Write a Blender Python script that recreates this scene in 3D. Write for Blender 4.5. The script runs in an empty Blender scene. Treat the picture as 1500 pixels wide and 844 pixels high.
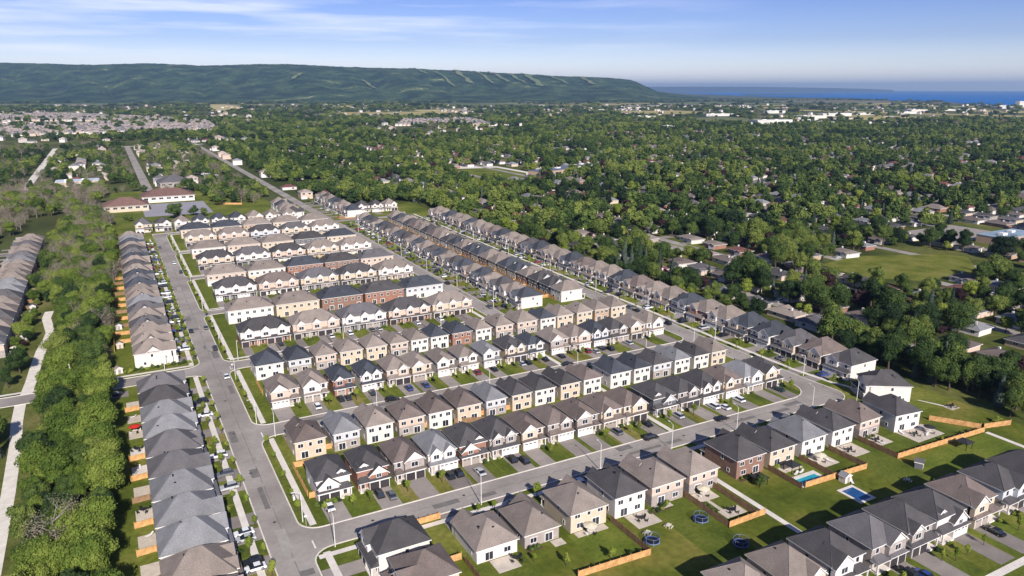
import bpy, math, random
import numpy as np
import mathutils
from mathutils import Matrix, Vector
R = math.radians
C = bpy.context.scene.collection
sc = bpy.context.scene
ORD = ['first','second','third','fourth','fifth','sixth','seventh','eighth','ninth','tenth','eleventh','twelfth','thirteenth',
       'fourteenth','fifteenth','sixteenth','seventeenth','eighteenth','nineteenth','twentieth','twenty-first','twenty-second',
       'twenty-third','twenty-fourth','twenty-fifth','twenty-sixth','twenty-seventh','twenty-eighth','twenty-ninth','thirtieth',
       'thirty-first','thirty-second','thirty-third','thirty-fourth','thirty-fifth','thirty-sixth','thirty-seventh']

# ---------------------------------------------------------------- camera
# world axes: x runs along the cross streets, y along the main road, metres
CAM_H, YAW, FPX = 100.0, 28.4, 1080.0
PITCH = math.atan(291 / FPX)
cam = bpy.data.objects.new('camera', bpy.data.cameras.new('camera'))
C.objects.link(cam)
cam.location = (0, 0, CAM_H)
cam.rotation_euler = (math.pi / 2 - PITCH, 0, -R(YAW))
cam.data.sensor_width = 36
cam.data.lens = 36 * FPX / 1500
cam.data.clip_start = 1
cam.data.clip_end = 120000
sc.camera = cam
ca, sa = math.cos(R(YAW)), math.sin(R(YAW))

def view(x, y):
    """distance ahead of the camera and tangent of the bearing"""
    X = x * ca - y * sa; Y = x * sa + y * ca
    return Y, X / max(Y, 1)
def seen(x, y, m=14):
    Y, t = view(x, y)
    return Y > 108 and abs(x * ca - y * sa) < 0.728 * Y + m

# ---------------------------------------------------------------- materials
def new_mat(name):
    m = bpy.data.materials.new(name); m.use_nodes = True
    nt = m.node_tree
    b = nt.nodes['Principled BSDF']
    b.inputs['Specular IOR Level'].default_value = 0.25
    return m, nt, b
def mat(name, col, rough=0.85, var=0.12, scale=0.6, spec=0.2, metal=0, rnd=0.0, fine=0.0, detail=3, bump=0.0):
    """a plain surface: two noises move the value of the base colour a little"""
    m, nt, b = new_mat(name)
    b.inputs['Roughness'].default_value = rough
    b.inputs['Specular IOR Level'].default_value = spec
    b.inputs['Metallic'].default_value = metal
    L = nt.links
    tc = nt.nodes.new('ShaderNodeTexCoord')
    n = nt.nodes.new('ShaderNodeTexNoise'); n.inputs['Scale'].default_value = scale; n.inputs['Detail'].default_value = detail
    L.new(tc.outputs['Object'], n.inputs['Vector'])
    mr = nt.nodes.new('ShaderNodeMapRange')
    mr.inputs[1].default_value = 0.3; mr.inputs[2].default_value = 0.7
    mr.inputs[3].default_value = 1 - var; mr.inputs[4].default_value = 1 + var
    L.new(n.outputs['Fac'], mr.inputs[0])
    val = mr.outputs[0]
    if fine:
        n2 = nt.nodes.new('ShaderNodeTexNoise'); n2.inputs['Scale'].default_value = scale * 9; n2.inputs['Detail'].default_value = 2
        L.new(tc.outputs['Object'], n2.inputs['Vector'])
        m2 = nt.nodes.new('ShaderNodeMapRange'); m2.inputs[1].default_value = 0.3; m2.inputs[2].default_value = 0.7
        m2.inputs[3].default_value = 1 - fine; m2.inputs[4].default_value = 1 + fine
        L.new(n2.outputs['Fac'], m2.inputs[0])
        mu = nt.nodes.new('ShaderNodeMath'); mu.operation = 'MULTIPLY'
        L.new(val, mu.inputs[0]); L.new(m2.outputs[0], mu.inputs[1]); val = mu.outputs[0]
    if rnd:
        oi = nt.nodes.new('ShaderNodeObjectInfo')
        m3 = nt.nodes.new('ShaderNodeMapRange'); m3.inputs[3].default_value = 1 - rnd; m3.inputs[4].default_value = 1 + rnd
        L.new(oi.outputs['Random'], m3.inputs[0])
        mu = nt.nodes.new('ShaderNodeMath'); mu.operation = 'MULTIPLY'
        L.new(val, mu.inputs[0]); L.new(m3.outputs[0], mu.inputs[1]); val = mu.outputs[0]
    mx = nt.nodes.new('ShaderNodeVectorMath'); mx.operation = 'SCALE'
    mx.inputs[0].default_value = col
    L.new(val, mx.inputs['Scale']); L.new(mx.outputs[0], b.inputs['Base Color'])
    if bump:
        bp = nt.nodes.new('ShaderNodeBump'); bp.inputs['Strength'].default_value = bump; bp.inputs['Distance'].default_value = 0.1
        L.new(n.outputs['Fac'], bp.inputs['Height']); L.new(bp.outputs[0], b.inputs['Normal'])
    return m
def mix_mat(name, cols, scale, detail=4, rough=0.95, coord='Object', lo=0.35, hi=0.65, rnd=False, spec=0.1, fine=None, place=0):
    """colours along a ramp driven by noise; rnd adds the object's own random value"""
    m, nt, b = new_mat(name)
    b.inputs['Roughness'].default_value = rough; b.inputs['Specular IOR Level'].default_value = spec
    L = nt.links
    tc = nt.nodes.new('ShaderNodeTexCoord')
    n = nt.nodes.new('ShaderNodeTexNoise'); n.inputs['Scale'].default_value = scale; n.inputs['Detail'].default_value = detail
    if coord == 'World':
        g = nt.nodes.new('ShaderNodeNewGeometry')
        vs = nt.nodes.new('ShaderNodeVectorMath'); vs.operation = 'MULTIPLY'; vs.inputs[1].default_value = (1, 1, 3 if 'hill' in name else 1)
        L.new(g.outputs['Position'], vs.inputs[0]); L.new(vs.outputs[0], n.inputs['Vector'])
    else:
        L.new(tc.outputs[coord], n.inputs['Vector'])
    val = n.outputs['Fac']
    mr = nt.nodes.new('ShaderNodeMapRange'); mr.inputs[1].default_value = lo; mr.inputs[2].default_value = hi
    L.new(val, mr.inputs[0]); val = mr.outputs[0]
    if rnd:
        oi = nt.nodes.new('ShaderNodeObjectInfo')
        ma = nt.nodes.new('ShaderNodeMath'); ma.operation = 'MULTIPLY_ADD'; ma.inputs[1].default_value = 0.4
        L.new(val, ma.inputs[0])
        mb = nt.nodes.new('ShaderNodeMath'); mb.operation = 'MULTIPLY'; mb.inputs[1].default_value = 0.8
        L.new(oi.outputs['Random'], mb.inputs[0]); L.new(mb.outputs[0], ma.inputs[2]); val = ma.outputs[0]
    if place:
        g = nt.nodes.new('ShaderNodeNewGeometry'); pn = nt.nodes.new('ShaderNodeTexNoise'); pn.inputs['Scale'].default_value = .006; pn.inputs['Detail'].default_value = 4
        L.new(g.outputs['Position'], pn.inputs['Vector'])
        pa = nt.nodes.new('ShaderNodeMath'); pa.operation = 'MULTIPLY_ADD'; pa.inputs[1].default_value = place; pa.inputs[2].default_value = -place * .5
        L.new(pn.outputs['Fac'], pa.inputs[0])
        pb = nt.nodes.new('ShaderNodeMath'); pb.operation = 'ADD'; L.new(val, pb.inputs[0]); L.new(pa.outputs[0], pb.inputs[1]); val = pb.outputs[0]
    cr = nt.nodes.new('ShaderNodeValToRGB')
    while len(cr.color_ramp.elements) < len(cols): cr.color_ramp.elements.new(0.5)
    for i, c in enumerate(cols):
        cr.color_ramp.elements[i].position = i / (len(cols) - 1)
        cr.color_ramp.elements[i].color = (*c, 1)
    L.new(val, cr.inputs[0])
    out = cr.outputs[0]
    if fine:
        n2 = nt.nodes.new('ShaderNodeTexNoise'); n2.inputs['Scale'].default_value = fine[0]; n2.inputs['Detail'].default_value = 3
        L.new(n.inputs['Vector'].links[0].from_socket, n2.inputs['Vector'])
        m2 = nt.nodes.new('ShaderNodeMapRange'); m2.inputs[1].default_value = 0.3; m2.inputs[2].default_value = 0.7
        m2.inputs[3].default_value = 1 - fine[1]; m2.inputs[4].default_value = 1 + fine[1]
        L.new(n2.outputs['Fac'], m2.inputs[0])
        vm = nt.nodes.new('ShaderNodeVectorMath'); vm.operation = 'SCALE'
        L.new(out, vm.inputs[0]); L.new(m2.outputs[0], vm.inputs['Scale']); out = vm.outputs[0]
    L.new(out, b.inputs['Base Color'])
    return m
def shingle(name, col):
    """roof shingles: staggered courses, blotches and a slow weathering noise"""
    m, nt, b = new_mat(name)
    b.inputs['Roughness'].default_value = 0.9; b.inputs['Specular IOR Level'].default_value = 0.12
    L = nt.links
    tc = nt.nodes.new('ShaderNodeTexCoord')
    vals = []
    for s, a, d in ((0.35, 0.13, 2), (5.0, 0.2, 2)):
        n = nt.nodes.new('ShaderNodeTexNoise'); n.inputs['Scale'].default_value = s; n.inputs['Detail'].default_value = d
        L.new(tc.outputs['Object'], n.inputs['Vector'])
        r = nt.nodes.new('ShaderNodeMapRange'); r.inputs[1].default_value = .3; r.inputs[2].default_value = .7
        r.inputs[3].default_value = 1 - a; r.inputs[4].default_value = 1 + a
        L.new(n.outputs['Fac'], r.inputs[0]); vals.append(r.outputs[0])
    w = nt.nodes.new('ShaderNodeTexWave'); w.bands_direction = 'Z'; w.inputs['Scale'].default_value = 2.6
    w.inputs['Distortion'].default_value = 0.4
    L.new(tc.outputs['Object'], w.inputs['Vector'])
    r = nt.nodes.new('ShaderNodeMapRange'); r.inputs[3].default_value = 0.9; r.inputs[4].default_value = 1.06
    L.new(w.outputs['Fac'], r.inputs[0]); vals.append(r.outputs[0])
    oi = nt.nodes.new('ShaderNodeObjectInfo')
    r = nt.nodes.new('ShaderNodeMapRange'); r.inputs[3].default_value = 0.86; r.inputs[4].default_value = 1.14
    L.new(oi.outputs['Random'], r.inputs[0]); vals.append(r.outputs[0])
    v = vals[0]
    for x in vals[1:]:
        mu = nt.nodes.new('ShaderNodeMath'); mu.operation = 'MULTIPLY'
        L.new(v, mu.inputs[0]); L.new(x, mu.inputs[1]); v = mu.outputs[0]
    mx = nt.nodes.new('ShaderNodeVectorMath'); mx.operation = 'SCALE'; mx.inputs[0].default_value = col
    L.new(v, mx.inputs['Scale']); L.new(mx.outputs[0], b.inputs['Base Color'])
    return m
def siding(name, col, brick=False, mortar=(0.5, 0.45, 0.4)):
    """horizontal siding courses, or brick"""
    m, nt, b = new_mat(name)
    b.inputs['Roughness'].default_value = 0.8
    L = nt.links
    tc = nt.nodes.new('ShaderNodeTexCoord')
    n = nt.nodes.new('ShaderNodeTexNoise'); n.inputs['Scale'].default_value = 0.5 if not brick else 1.5
    L.new(tc.outputs['Object'], n.inputs['Vector'])
    r1 = nt.nodes.new('ShaderNodeMapRange'); r1.inputs[1].default_value = .3; r1.inputs[2].default_value = .7
    a = 0.06 if not brick else 0.15
    r1.inputs[3].default_value = 1 - a; r1.inputs[4].default_value = 1 + a
    L.new(n.outputs['Fac'], r1.inputs[0])
    w = nt.nodes.new('ShaderNodeTexWave'); w.bands_direction = 'Z'; w.wave_profile = 'SAW'
    w.inputs['Scale'].default_value = 1.6 if not brick else 4
    L.new(tc.outputs['Object'], w.inputs['Vector'])
    r2 = nt.nodes.new('ShaderNodeMapRange'); r2.inputs[3].default_value = 0.9; r2.inputs[4].default_value = 1.03
    L.new(w.outputs['Fac'], r2.inputs[0])
    mu = nt.nodes.new('ShaderNodeMath'); mu.operation = 'MULTIPLY'
    L.new(r1.outputs[0], mu.inputs[0]); L.new(r2.outputs[0], mu.inputs[1])
    mx = nt.nodes.new('ShaderNodeVectorMath'); mx.operation = 'SCALE'; mx.inputs[0].default_value = col
    L.new(mu.outputs[0], mx.inputs['Scale']); L.new(mx.outputs[0], b.inputs['Base Color'])
    return m

ROOF = {'T': shingle('shingle_taupe', (.225, .186, .165)), 'B': shingle('shingle_brown', (.15, .118, .108)),
        'C': shingle('shingle_charcoal', (.072, .067, .07)), 'D': shingle('shingle_slate', (.056, .061, .074)),
        'G': shingle('shingle_grey', (.20, .197, .208)), 'K': shingle('shingle_midgrey', (.118, .11, .116)),
        'M': shingle('shingle_maroon', (.16, .07, .065)), 'F': shingle('shingle_fawn', (.26, .215, .185)), 'Q': shingle('shingle_dull_red', (.17, .10, .085)), 'H': shingle('shingle_pale', (.36, .29, .255))}
RN = {'T': 'taupe', 'B': 'brown', 'C': 'charcoal', 'D': 'slate blue', 'G': 'light grey', 'K': 'mid grey', 'M': 'maroon', 'F': 'fawn'}
WALL = {'W': siding('siding_white', (.66, .60, .565)), 'E': siding('siding_beige', (.56, .455, .35)), 'P': siding('siding_pink_beige', (.56, .43, .355)),
        'S': siding('stone_grey', (.34, .29, .27), True), 'R': siding('brick_red', (.30, .15, .11), True), 'K': siding('siding_dark', (.13, .13, .145)),
        'L': siding('siding_pale_grey', (.52, .52, .55)), 'N': siding('brick_tan', (.44, .31, .22), True), 'Q': siding('brick_brown', (.24, .14, .11), True)}
WN = {'W': 'white', 'E': 'beige', 'P': 'pinkish beige', 'S': 'grey stone', 'R': 'red brick', 'K': 'dark grey', 'L': 'pale grey', 'N': 'tan brick', 'Q': 'brown brick'}
TRIM = mat('white_trim', (.72, .69, .67), 0.6, 0.03)
DTRIM = mat('dark_trim', (.06, .055, .055), 0.6, 0.05)
GLASS = mat('window_glass', (.025, .03, .045), 0.08, 0.2, 0.3, spec=0.6, rnd=0.5)
DOORW = mat('door_white', (.68, .65, .63), 0.5, 0.03, rnd=0.06)
DOORB = mat('door_dark', (.045, .038, .04), 0.5, 0.05, rnd=0.2)
DOORT = mat('door_taupe', (.33, .28, .25), 0.5, 0.05, rnd=0.1)
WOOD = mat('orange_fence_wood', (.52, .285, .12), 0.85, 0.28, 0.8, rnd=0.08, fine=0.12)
WOODB = mat('weathered_shaded_fence_wood', (.23, .14, .08), 0.9, 0.2, 0.9, rnd=0.1, fine=0.15)  # weathered boards; the path fence's shaded side is put into this brown too
CONC = mat('concrete', (.66, .60, .545), 0.9, 0.1, 0.25, fine=0.1)
CONCD = mat('patio_stone', (.52, .45, .38), 0.9, 0.12, 0.6, fine=0.12, rnd=0.08)
ASPH = mix_mat('road_asphalt', [(.25, .22, .20), (.365, .328, .30)], 0.06, 5, 0.9, 'World', fine=(0.8, 0.07))
DRIVE = mat('driveway_asphalt', (.255, .222, .202), 0.9, 0.12, 0.3, fine=0.1, rnd=0.22)
LAWN = mix_mat('lawn_grass', [(.07, .092, .013), (.12, .142, .022), (.20, .19, .045)], 0.045, 6, 0.95, 'World', .3, .7, fine=(0.7, 0.22))
YARD = mix_mat('back_lawn', [(.05, .072, .010), (.10, .118, .016), (.19, .165, .04)], 0.05, 6, 0.95, 'World', .3, .7, fine=(0.6, 0.2))
LOTS = [mix_mat('lawn_mown_%d' % i, c, 0.09, 5, 0.95, 'World', .3, .7, fine=(1.1, .2)) for i, c in enumerate((
    [(.085, .10, .016), (.14, .15, .026), (.21, .19, .055)], [(.055, .078, .012), (.095, .118, .018), (.14, .145, .03)], [(.10, .10, .02), (.17, .155, .035), (.25, .205, .075)], [(.06, .09, .012), (.11, .14, .02), (.17, .18, .035)]))]
METAL = mat('galvanised_pole', (.62, .6, .58), 0.5, 0.05)
BLACKM = mat('black_metal', (.02, .02, .022), 0.4, 0.1)
WATERP = mat('pool_water', (.03, .33, .42), 0.05, 0.15, 0.4, spec=0.5)
WATERD = mat('pool_water_deep', (.02, .08, .22), 0.05, 0.15, 0.4, spec=0.5)
BLUEP = mat('trampoline_blue', (.02, .05, .22), 0.6, 0.1)
NETM = mat('trampoline_mat', (.015, .017, .03), 0.7, 0.1)
TYRE = mat('tyre_rubber', (.015, .015, .015), 0.8, 0.1)
RIMM = mat('wheel_rim', (.4, .4, .42), 0.35, 0.05, metal=0.6)
BARK = mat('tree_bark', (.09, .065, .05), 0.95, 0.25, 2)
BARKG = mat('grey_bark', (.27, .235, .21), 0.95, 0.2, 2)
LEAF = mix_mat('leaf_green', [(.008, .018, .008), (.026, .05, .013), (.062, .096, .02), (.145, .175, .036)], 0.55, 3, 0.85, 'Object', .3, .7, rnd=True, spec=0.2, place=1.7)
FRESH = mix_mat('leaf_fresh', [(.022, .044, .010), (.06, .098, .014), (.115, .16, .024), (.175, .21, .04)], 0.5, 3, 0.85, 'Object', .3, .7, rnd=True, spec=0.2)
LEAFY = mix_mat('leaf_bright', [(.08, .115, .014), (.14, .18, .022), (.21, .24, .04)], 0.7, 3, 0.85, 'Object', .3, .7, rnd=True, spec=0.2)
NEEDLE = mix_mat('needle_green', [(.02, .035, .022), (.045, .065, .045), (.085, .105, .08)], 1.2, 3, 0.9, 'Object', .3, .7, rnd=True)
TWIG = mix_mat('dry_twigs', [(.08, .075, .04), (.17, .145, .10), (.27, .22, .17)], 0.9, 3, 0.95, 'Object', .3, .7, rnd=True)
PURPLE = mix_mat('leaf_purple', [(.02, .012, .014), (.05, .025, .026)], 0.8, 3, 0.9, 'Object')
CAR = {'black': (.012, .012, .014), 'white': (.75, .75, .77), 'silver': (.42, .43, .45), 'grey': (.13, .135, .145), 'blue': (.03, .06, .22),
       'red': (.24, .02, .02), 'dark green': (.02, .05, .04)}
CARM = {k: mat('paint_' + k.replace(' ', '_'), v, 0.25, 0.02, spec=0.6) for k, v in CAR.items()}

# ---------------------------------------------------------------- mesh building
class MB:
    def __init__(s): s.v = []; s.f = []; s.m = []
    def poly(s, pts, mi=0):
        n = len(s.v); s.v += [tuple(p) for p in pts]; s.f.append(tuple(range(n, n + len(pts)))); s.m.append(mi)
    def box(s, x0, x1, y0, y1, z0, z1, mi=0, top=True, bottom=False):
        n = len(s.v)
        s.v += [(x0, y0, z0), (x1, y0, z0), (x1, y1, z0), (x0, y1, z0), (x0, y0, z1), (x1, y0, z1), (x1, y1, z1), (x0, y1, z1)]
        fs = [(0, 1, 5, 4), (1, 2, 6, 5), (2, 3, 7, 6), (3, 0, 4, 7)]
        if top: fs.append((4, 5, 6, 7))
        if bottom: fs.append((3, 2, 1, 0))
        for f in fs: s.f.append(tuple(n + i for i in f)); s.m.append(mi)
    def prism(s, pts, z0, z1, mi=0, bottom=False):
        n = len(s.v); k = len(pts)
        s.v += [(x, y, z0) for x, y in pts] + [(x, y, z1) for x, y in pts]
        for i in range(k):
            j = (i + 1) % k; s.f.append((n + i, n + j, n + k + j, n + k + i)); s.m.append(mi)
        s.f.append(tuple(n + k + i for i in range(k))); s.m.append(mi)
        if bottom: s.f.append(tuple(n + i for i in reversed(range(k)))); s.m.append(mi)
    def tube(s, pts, rads, k=6, mi=0, caps=True):
        rings = []
        for i, p in enumerate(pts):
            p = Vector(p); a = Vector(pts[max(i - 1, 0)]); b = Vector(pts[min(i + 1, len(pts) - 1)])
            d = (b - a).normalized()
            u = d.orthogonal().normalized(); w = d.cross(u)
            n = len(s.v); r = rads[i] if isinstance(rads, (list, tuple)) else rads
            for j in range(k):
                t = 2 * math.pi * j / k
                s.v.append(tuple(p + (u * math.cos(t) + w * math.sin(t)) * r))
            rings.append(n)
        for a, b in zip(rings, rings[1:]):
            for j in range(k):
                l = (j + 1) % k; s.f.append((a + j, a + l, b + l, b + j)); s.m.append(mi)
        if caps:
            s.f.append(tuple(rings[-1] + j for j in range(k))); s.m.append(mi)
            s.f.append(tuple(rings[0] + j for j in reversed(range(k)))); s.m.append(mi)
    def ring(s, cx, cy, z, r, t, k=20, mi=0):
        pts = [(cx + r * math.cos(2 * math.pi * i / k), cy + r * math.sin(2 * math.pi * i / k), z) for i in range(k)]
        for i in range(k): s.tube([pts[i], pts[(i + 1) % k]], t, 5, mi, False)
    def hip(s, x0, x1, y0, y1, e, slope=0.5, ov=0.4, top=0, trim=1):
        """hip roof over a rectangle, with white fascia and soffit"""
        x0 -= ov; x1 += ov; y0 -= ov; y1 += ov
        w, d = x1 - x0, y1 - y0
        h = min(w, d) / 2; z = e + h * slope
        if w >= d: a, b = (x0 + h, y0 + h, z), (x1 - h, y0 + h, z)
        else: a, b = (x0 + h, y0 + h, z), (x0 + h, y1 - h, z)
        c = [(x0, y0, e), (x1, y0, e), (x1, y1, e), (x0, y1, e)]
        if w >= d:
            s.poly([c[0], c[1], b, a], top); s.poly([c[1], c[2], b], top); s.poly([c[2], c[3], a, b], top); s.poly([c[3], c[0], a], top)
        else:
            s.poly([c[0], c[1], a], top); s.poly([c[1], c[2], b, a], top); s.poly([c[2], c[3], b], top); s.poly([c[3], c[0], a, b], top)
        for P, Q in ((c[0], a), (c[1], a if w < d else b), (c[2], b), (c[3], b if w < d else a), (a, b)):
            if P != Q: s.tube([P, Q], .08, 4, top, False)
        for i in range(4):
            p, q = c[i], c[(i + 1) % 4]
            s.poly([(p[0], p[1], e - .2), (q[0], q[1], e - .2), q, p], trim)
        s.poly([(p[0], p[1], e - .2) for p in reversed(c)], trim)
        return z
    def gable(s, x0, x1, y0, y1, e, rise, ov=0.35, top=0, trim=1):
        """gable roof with its ridge along y: two slabs and white rake boards"""
        xc = (x0 + x1) / 2; k = rise / ((x1 - x0) / 2); a, b = x0 - ov, x1 + ov
        ze = e - k * ov; zr = e + rise; ya = y0 - ov
        t = .16
        s.poly([(a, ya, ze + t), (xc, ya, zr + t), (xc, y1, zr + t), (a, y1, ze + t)], top)
        s.poly([(xc, ya, zr + t), (b, ya, ze + t), (b, y1, ze + t), (xc, y1, zr + t)], top)
        for P, Q in (((a, ze), (xc, zr)), ((xc, zr), (b, ze))):
            s.poly([(P[0], ya, P[1] - .08), (Q[0], ya, Q[1] - .08), (Q[0], ya, Q[1] + t), (P[0], ya, P[1] + t)], trim)
            s.poly([(P[0], ya, P[1] - .08), (P[0], y1, P[1] - .08), (Q[0], y1, Q[1] - .08), (Q[0], ya, Q[1] - .08)], trim)
        for x in (a, b):
            s.poly([(x, ya, ze - .08), (x, y1, ze - .08), (x, y1, ze + t), (x, ya, ze + t)], trim)
    def side_gable(s, xs, x1, y0, y1, e, rise, ov=0.35, top=0, trim=1):
        """gable looking along -x, its ridge running in from the wall at xs"""
        t = MB(); t.gable(y0, y1, xs, x1, e, rise, ov, top, trim); n = len(s.v)
        s.v += [(y, x, z) for x, y, z in t.v]; s.f += [tuple(n + i for i in reversed(f)) for f in t.f]; s.m += t.m
    def shed(s, x0, x1, y0, y1, z0, z1, top=0, trim=1):
        """a lean-to roof rising from y0 to y1, hipped ends"""
        i = min(0.8, (x1 - x0) / 4)
        s.poly([(x0, y0, z0), (x1, y0, z0), (x1 - i, y1, z1), (x0 + i, y1, z1)], top)
        s.poly([(x0, y1, z0), (x0, y0, z0), (x0 + i, y1, z1)], top); s.poly([(x1, y0, z0), (x1, y1, z0), (x1 - i, y1, z1)], top)
        c = [(x0, y0), (x1, y0), (x1, y1), (x0, y1)]
        for k in (0, 1, 3):
            p, q = c[k], c[(k + 1) % 4]
            s.poly([(p[0], p[1], z0 - .18), (q[0], q[1], z0 - .18), (q[0], q[1], z0), (p[0], p[1], z0)], trim)
        s.poly([(p[0], p[1], z0 - .18) for p in reversed(c)], trim)
    def mesh(s, name, smooth=False):
        me = bpy.data.meshes.new(name)
        me.from_pydata(s.v, [], s.f)
        me.polygons.foreach_set('material_index', s.m)
        if smooth: me.polygons.foreach_set('use_smooth', [True] * len(s.f))
        return me
CACHE = {}
def cached(key, fn, slots):
    if key not in CACHE:
        me = fn().mesh(key if isinstance(key, str) else str(key[0])) if not isinstance(fn, bpy.types.Mesh) else fn
        for _ in range(slots): me.materials.append(None)
        CACHE[key] = me
    return CACHE[key]
def put(name, me, mats, parent=None, loc=(0, 0, 0), rot=0, sc_=None):
    o = bpy.data.objects.new(name, me)
    C.objects.link(o)
    o.parent = parent; o.location = loc
    if rot: o.rotation_euler = (0, 0, rot)
    if sc_ is not None: o.scale = sc_
    if len(me.materials) < len(mats):
        for _ in range(len(mats) - len(me.materials)): me.materials.append(None)
    for i, m in enumerate(mats):
        o.material_slots[i].link = 'OBJECT'; o.material_slots[i].material = m
    return o
def tag(o, label=None, cat=None, group=None, kind=None):
    if label: o['label'] = label
    if cat: o['category'] = cat
    if group: o['group'] = group
    if kind: o['kind'] = kind
    return o
def empty(name, loc, rot=0):
    o = bpy.data.objects.new(name, None); C.objects.link(o); o.location = loc; o.rotation_euler = (0, 0, rot)
    o.empty_display_size = 0.5
    return o
def sheet(name, pts, z, m, kind='structure'):
    b = MB(); b.poly([(x, y, z) for x, y in pts]); o = put(name, b.mesh(name), [m])
    return tag(o, kind=kind)
def rect(name, x0, x1, y0, y1, z, m):
    return sheet(name, [(x0, y0), (x1, y0), (x1, y1), (x0, y1)], z, m)

# ---------------------------------------------------------------- house parts
def window_me(w, h):
    def f():
        b = MB(); t = .11
        b.box(-w / 2 - t, w / 2 + t, -.07, .0, -t, 0, 0, bottom=True); b.box(-w / 2 - t, w / 2 + t, -.07, 0, h, h + t, 0, bottom=True)
        b.box(-w / 2 - t, -w / 2, -.07, 0, 0, h, 0); b.box(w / 2, w / 2 + t, -.07, 0, 0, h, 0)
        if w > 1.1: b.box(-.04, .04, -.06, 0, 0, h, 0)
        b.poly([(-w / 2, -.025, 0), (w / 2, -.025, 0), (w / 2, -.025, h), (-w / 2, -.025, h)], 1)
        return b
    return cached(('window', w, h), f, 2)
def door_me(w, h, kind):
    def f():
        b = MB(); t = .12
        b.box(-w / 2 - t, w / 2 + t, -.09, 0, h, h + t, 1, bottom=True)
        b.box(-w / 2 - t, -w / 2, -.09, 0, 0, h, 1); b.box(w / 2, w / 2 + t, -.09, 0, 0, h, 1)
        n = 4 if kind == 'garage' else 1
        for i in range(n):
            z0 = h * i / n + .015; z1 = h * (i + 1) / n - .015
            b.box(-w / 2, w / 2, -.05, 0, z0, z1, 0)
        if kind == 'garage':
            k = max(2, int(w / 1.2))
            for i in range(k):
                xa = -w / 2 + w * (i + .18) / k; xb = -w / 2 + w * (i + .82) / k
                b.poly([(xa, -.056, h * .8), (xb, -.056, h * .8), (xb, -.056, h * .94), (xa, -.056, h * .94)], 2)
        elif kind == 'patio':
            for a, c in ((-w / 2 + .08, -.05), (.05, w / 2 - .08)):
                b.poly([(a, -.056, .1), (c, -.056, .1), (c, -.056, h - .1), (a, -.056, h - .1)], 2)
        return b
    return cached(('door', kind, w, h), f, 3)
def chimney_me():
    def f():
        b = MB(); b.tube([(0, 0, -.5), (0, 0, .55)], .16, 8); b.tube([(0, 0, .55), (0, 0, .68)], .24, 8); return b
    return cached('vent', f, 1)
def box_vent_me():
    def f():
        b = MB(); b.box(-.25, .25, -.25, .25, -.3, .22); return b
    return cached('boxvent', f, 1)

def house_walls(w, d, H, st, s, g):
    """s: which side the garage is on, g: how far it stands out"""
    b = MB(); h1 = 2.9
    b.box(-w / 2, w / 2, 0, d, 0, h1, 1, top=False); b.box(-w / 2, w / 2, 0, d, h1, H, 0, top=False)
    gw = min(5.6, w - 2.6); gx0, gx1 = sorted((s * w / 2, s * (w / 2 - gw)))
    def front(x0, x1, y0, z0, e, rise, mi):
        b.box(x0, x1, y0, .5, z0, e, mi, top=False)
        b.poly([(x0, y0, e), (x1, y0, e), ((x0 + x1) / 2, y0, e + rise)], 2)
    if st in (0, 3):
        b.box(gx0, gx1, -g, .2, 0, h1, 1, top=False)
        if st == 0: front(gx0, gx1, -g + .4, h1, H, gw * .42, 0)
        else: front(gx0 + .2, gx1 - .2, -g + .3, h1, h1 + 1.2, gw * .42, 0)
    elif st == 1:
        b.box(gx0, gx1, -g, .2, 0, h1, 1, top=False)
        for c in (-w * .24, w * .24): front(c - 1.55, c + 1.55, -.7, h1, H, 1.55, 0)
    else:
        b.box(gx0, gx1, -g, .2, 0, h1, 1, top=False)
        x0, x1 = sorted((s * -.1, s * (w / 2 - .4))); front(x0, x1, -.9, h1, H, (x1 - x0) * .44, 0)
    # porch posts
    px = -s * (w / 2 - .25)
    b.box(px - .14, px + .14, -1.75, -1.47, 0, 2.6, 2)
    b.box(-s * w / 2 if s > 0 else gx1, gx0 if s > 0 else -s * w / 2, -1.9, 0, 0, .35, 3)
    return b
def house_roof(w, d, H, st, s, g, slope, sg=0):
    b = MB(); h1 = 2.9
    z = b.hip(-w / 2, w / 2, 0, d, H + .02, slope)
    if sg:
        a, c, r = side_span(w, d, sg); b.side_gable(-w / 2, 0, a, c, H, r)
    gw = min(5.6, w - 2.6); gx0, gx1 = sorted((s * w / 2, s * (w / 2 - gw)))
    if st == 0:
        b.gable(gx0, gx1, -g + .4, 4.2, H, gw * .42)
        b.shed(gx0 - .3, gx1 + .3, -g - .45, -g + .42, 2.78, 3.25)
        a, c = (-w / 2 - .2, gx0 - .3) if s > 0 else (gx1 + .3, w / 2 + .2)
        b.shed(a, c, -2.05, 0, 2.75, 3.5)
    elif st == 3:
        b.gable(gx0 + .2, gx1 - .2, -g + .3, 3.2, h1 + 1.2, gw * .42)
        b.shed(-w / 2 - .3, w / 2 + .3, -g - .4, .0, 2.75, 3.7)
        c = -s * w * .26
        b.gable(c - 1.0, c + 1.0, .4, 3.4, H + .9, .7, .2)
    elif st == 1:
        for c in (-w * .24, w * .24): b.gable(c - 1.55, c + 1.55, -.7, 2.8, H, 1.55)
        b.shed(-w / 2 - .3, w / 2 + .3, -g - .4, -.0, 2.78, 3.6)
    else:
        x0, x1 = sorted((s * -.1, s * (w / 2 - .4)))
        b.gable(x0, x1, -.9, 3.2, H, (x1 - x0) * .44)
        b.shed(-w / 2 - .3, w / 2 + .3, -g - .4, -.0, 2.78, 3.7)
    return b
def side_span(w, d, sg): return (d * .5 - sg / 2, d * .5 + sg / 2, sg * .4)
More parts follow.
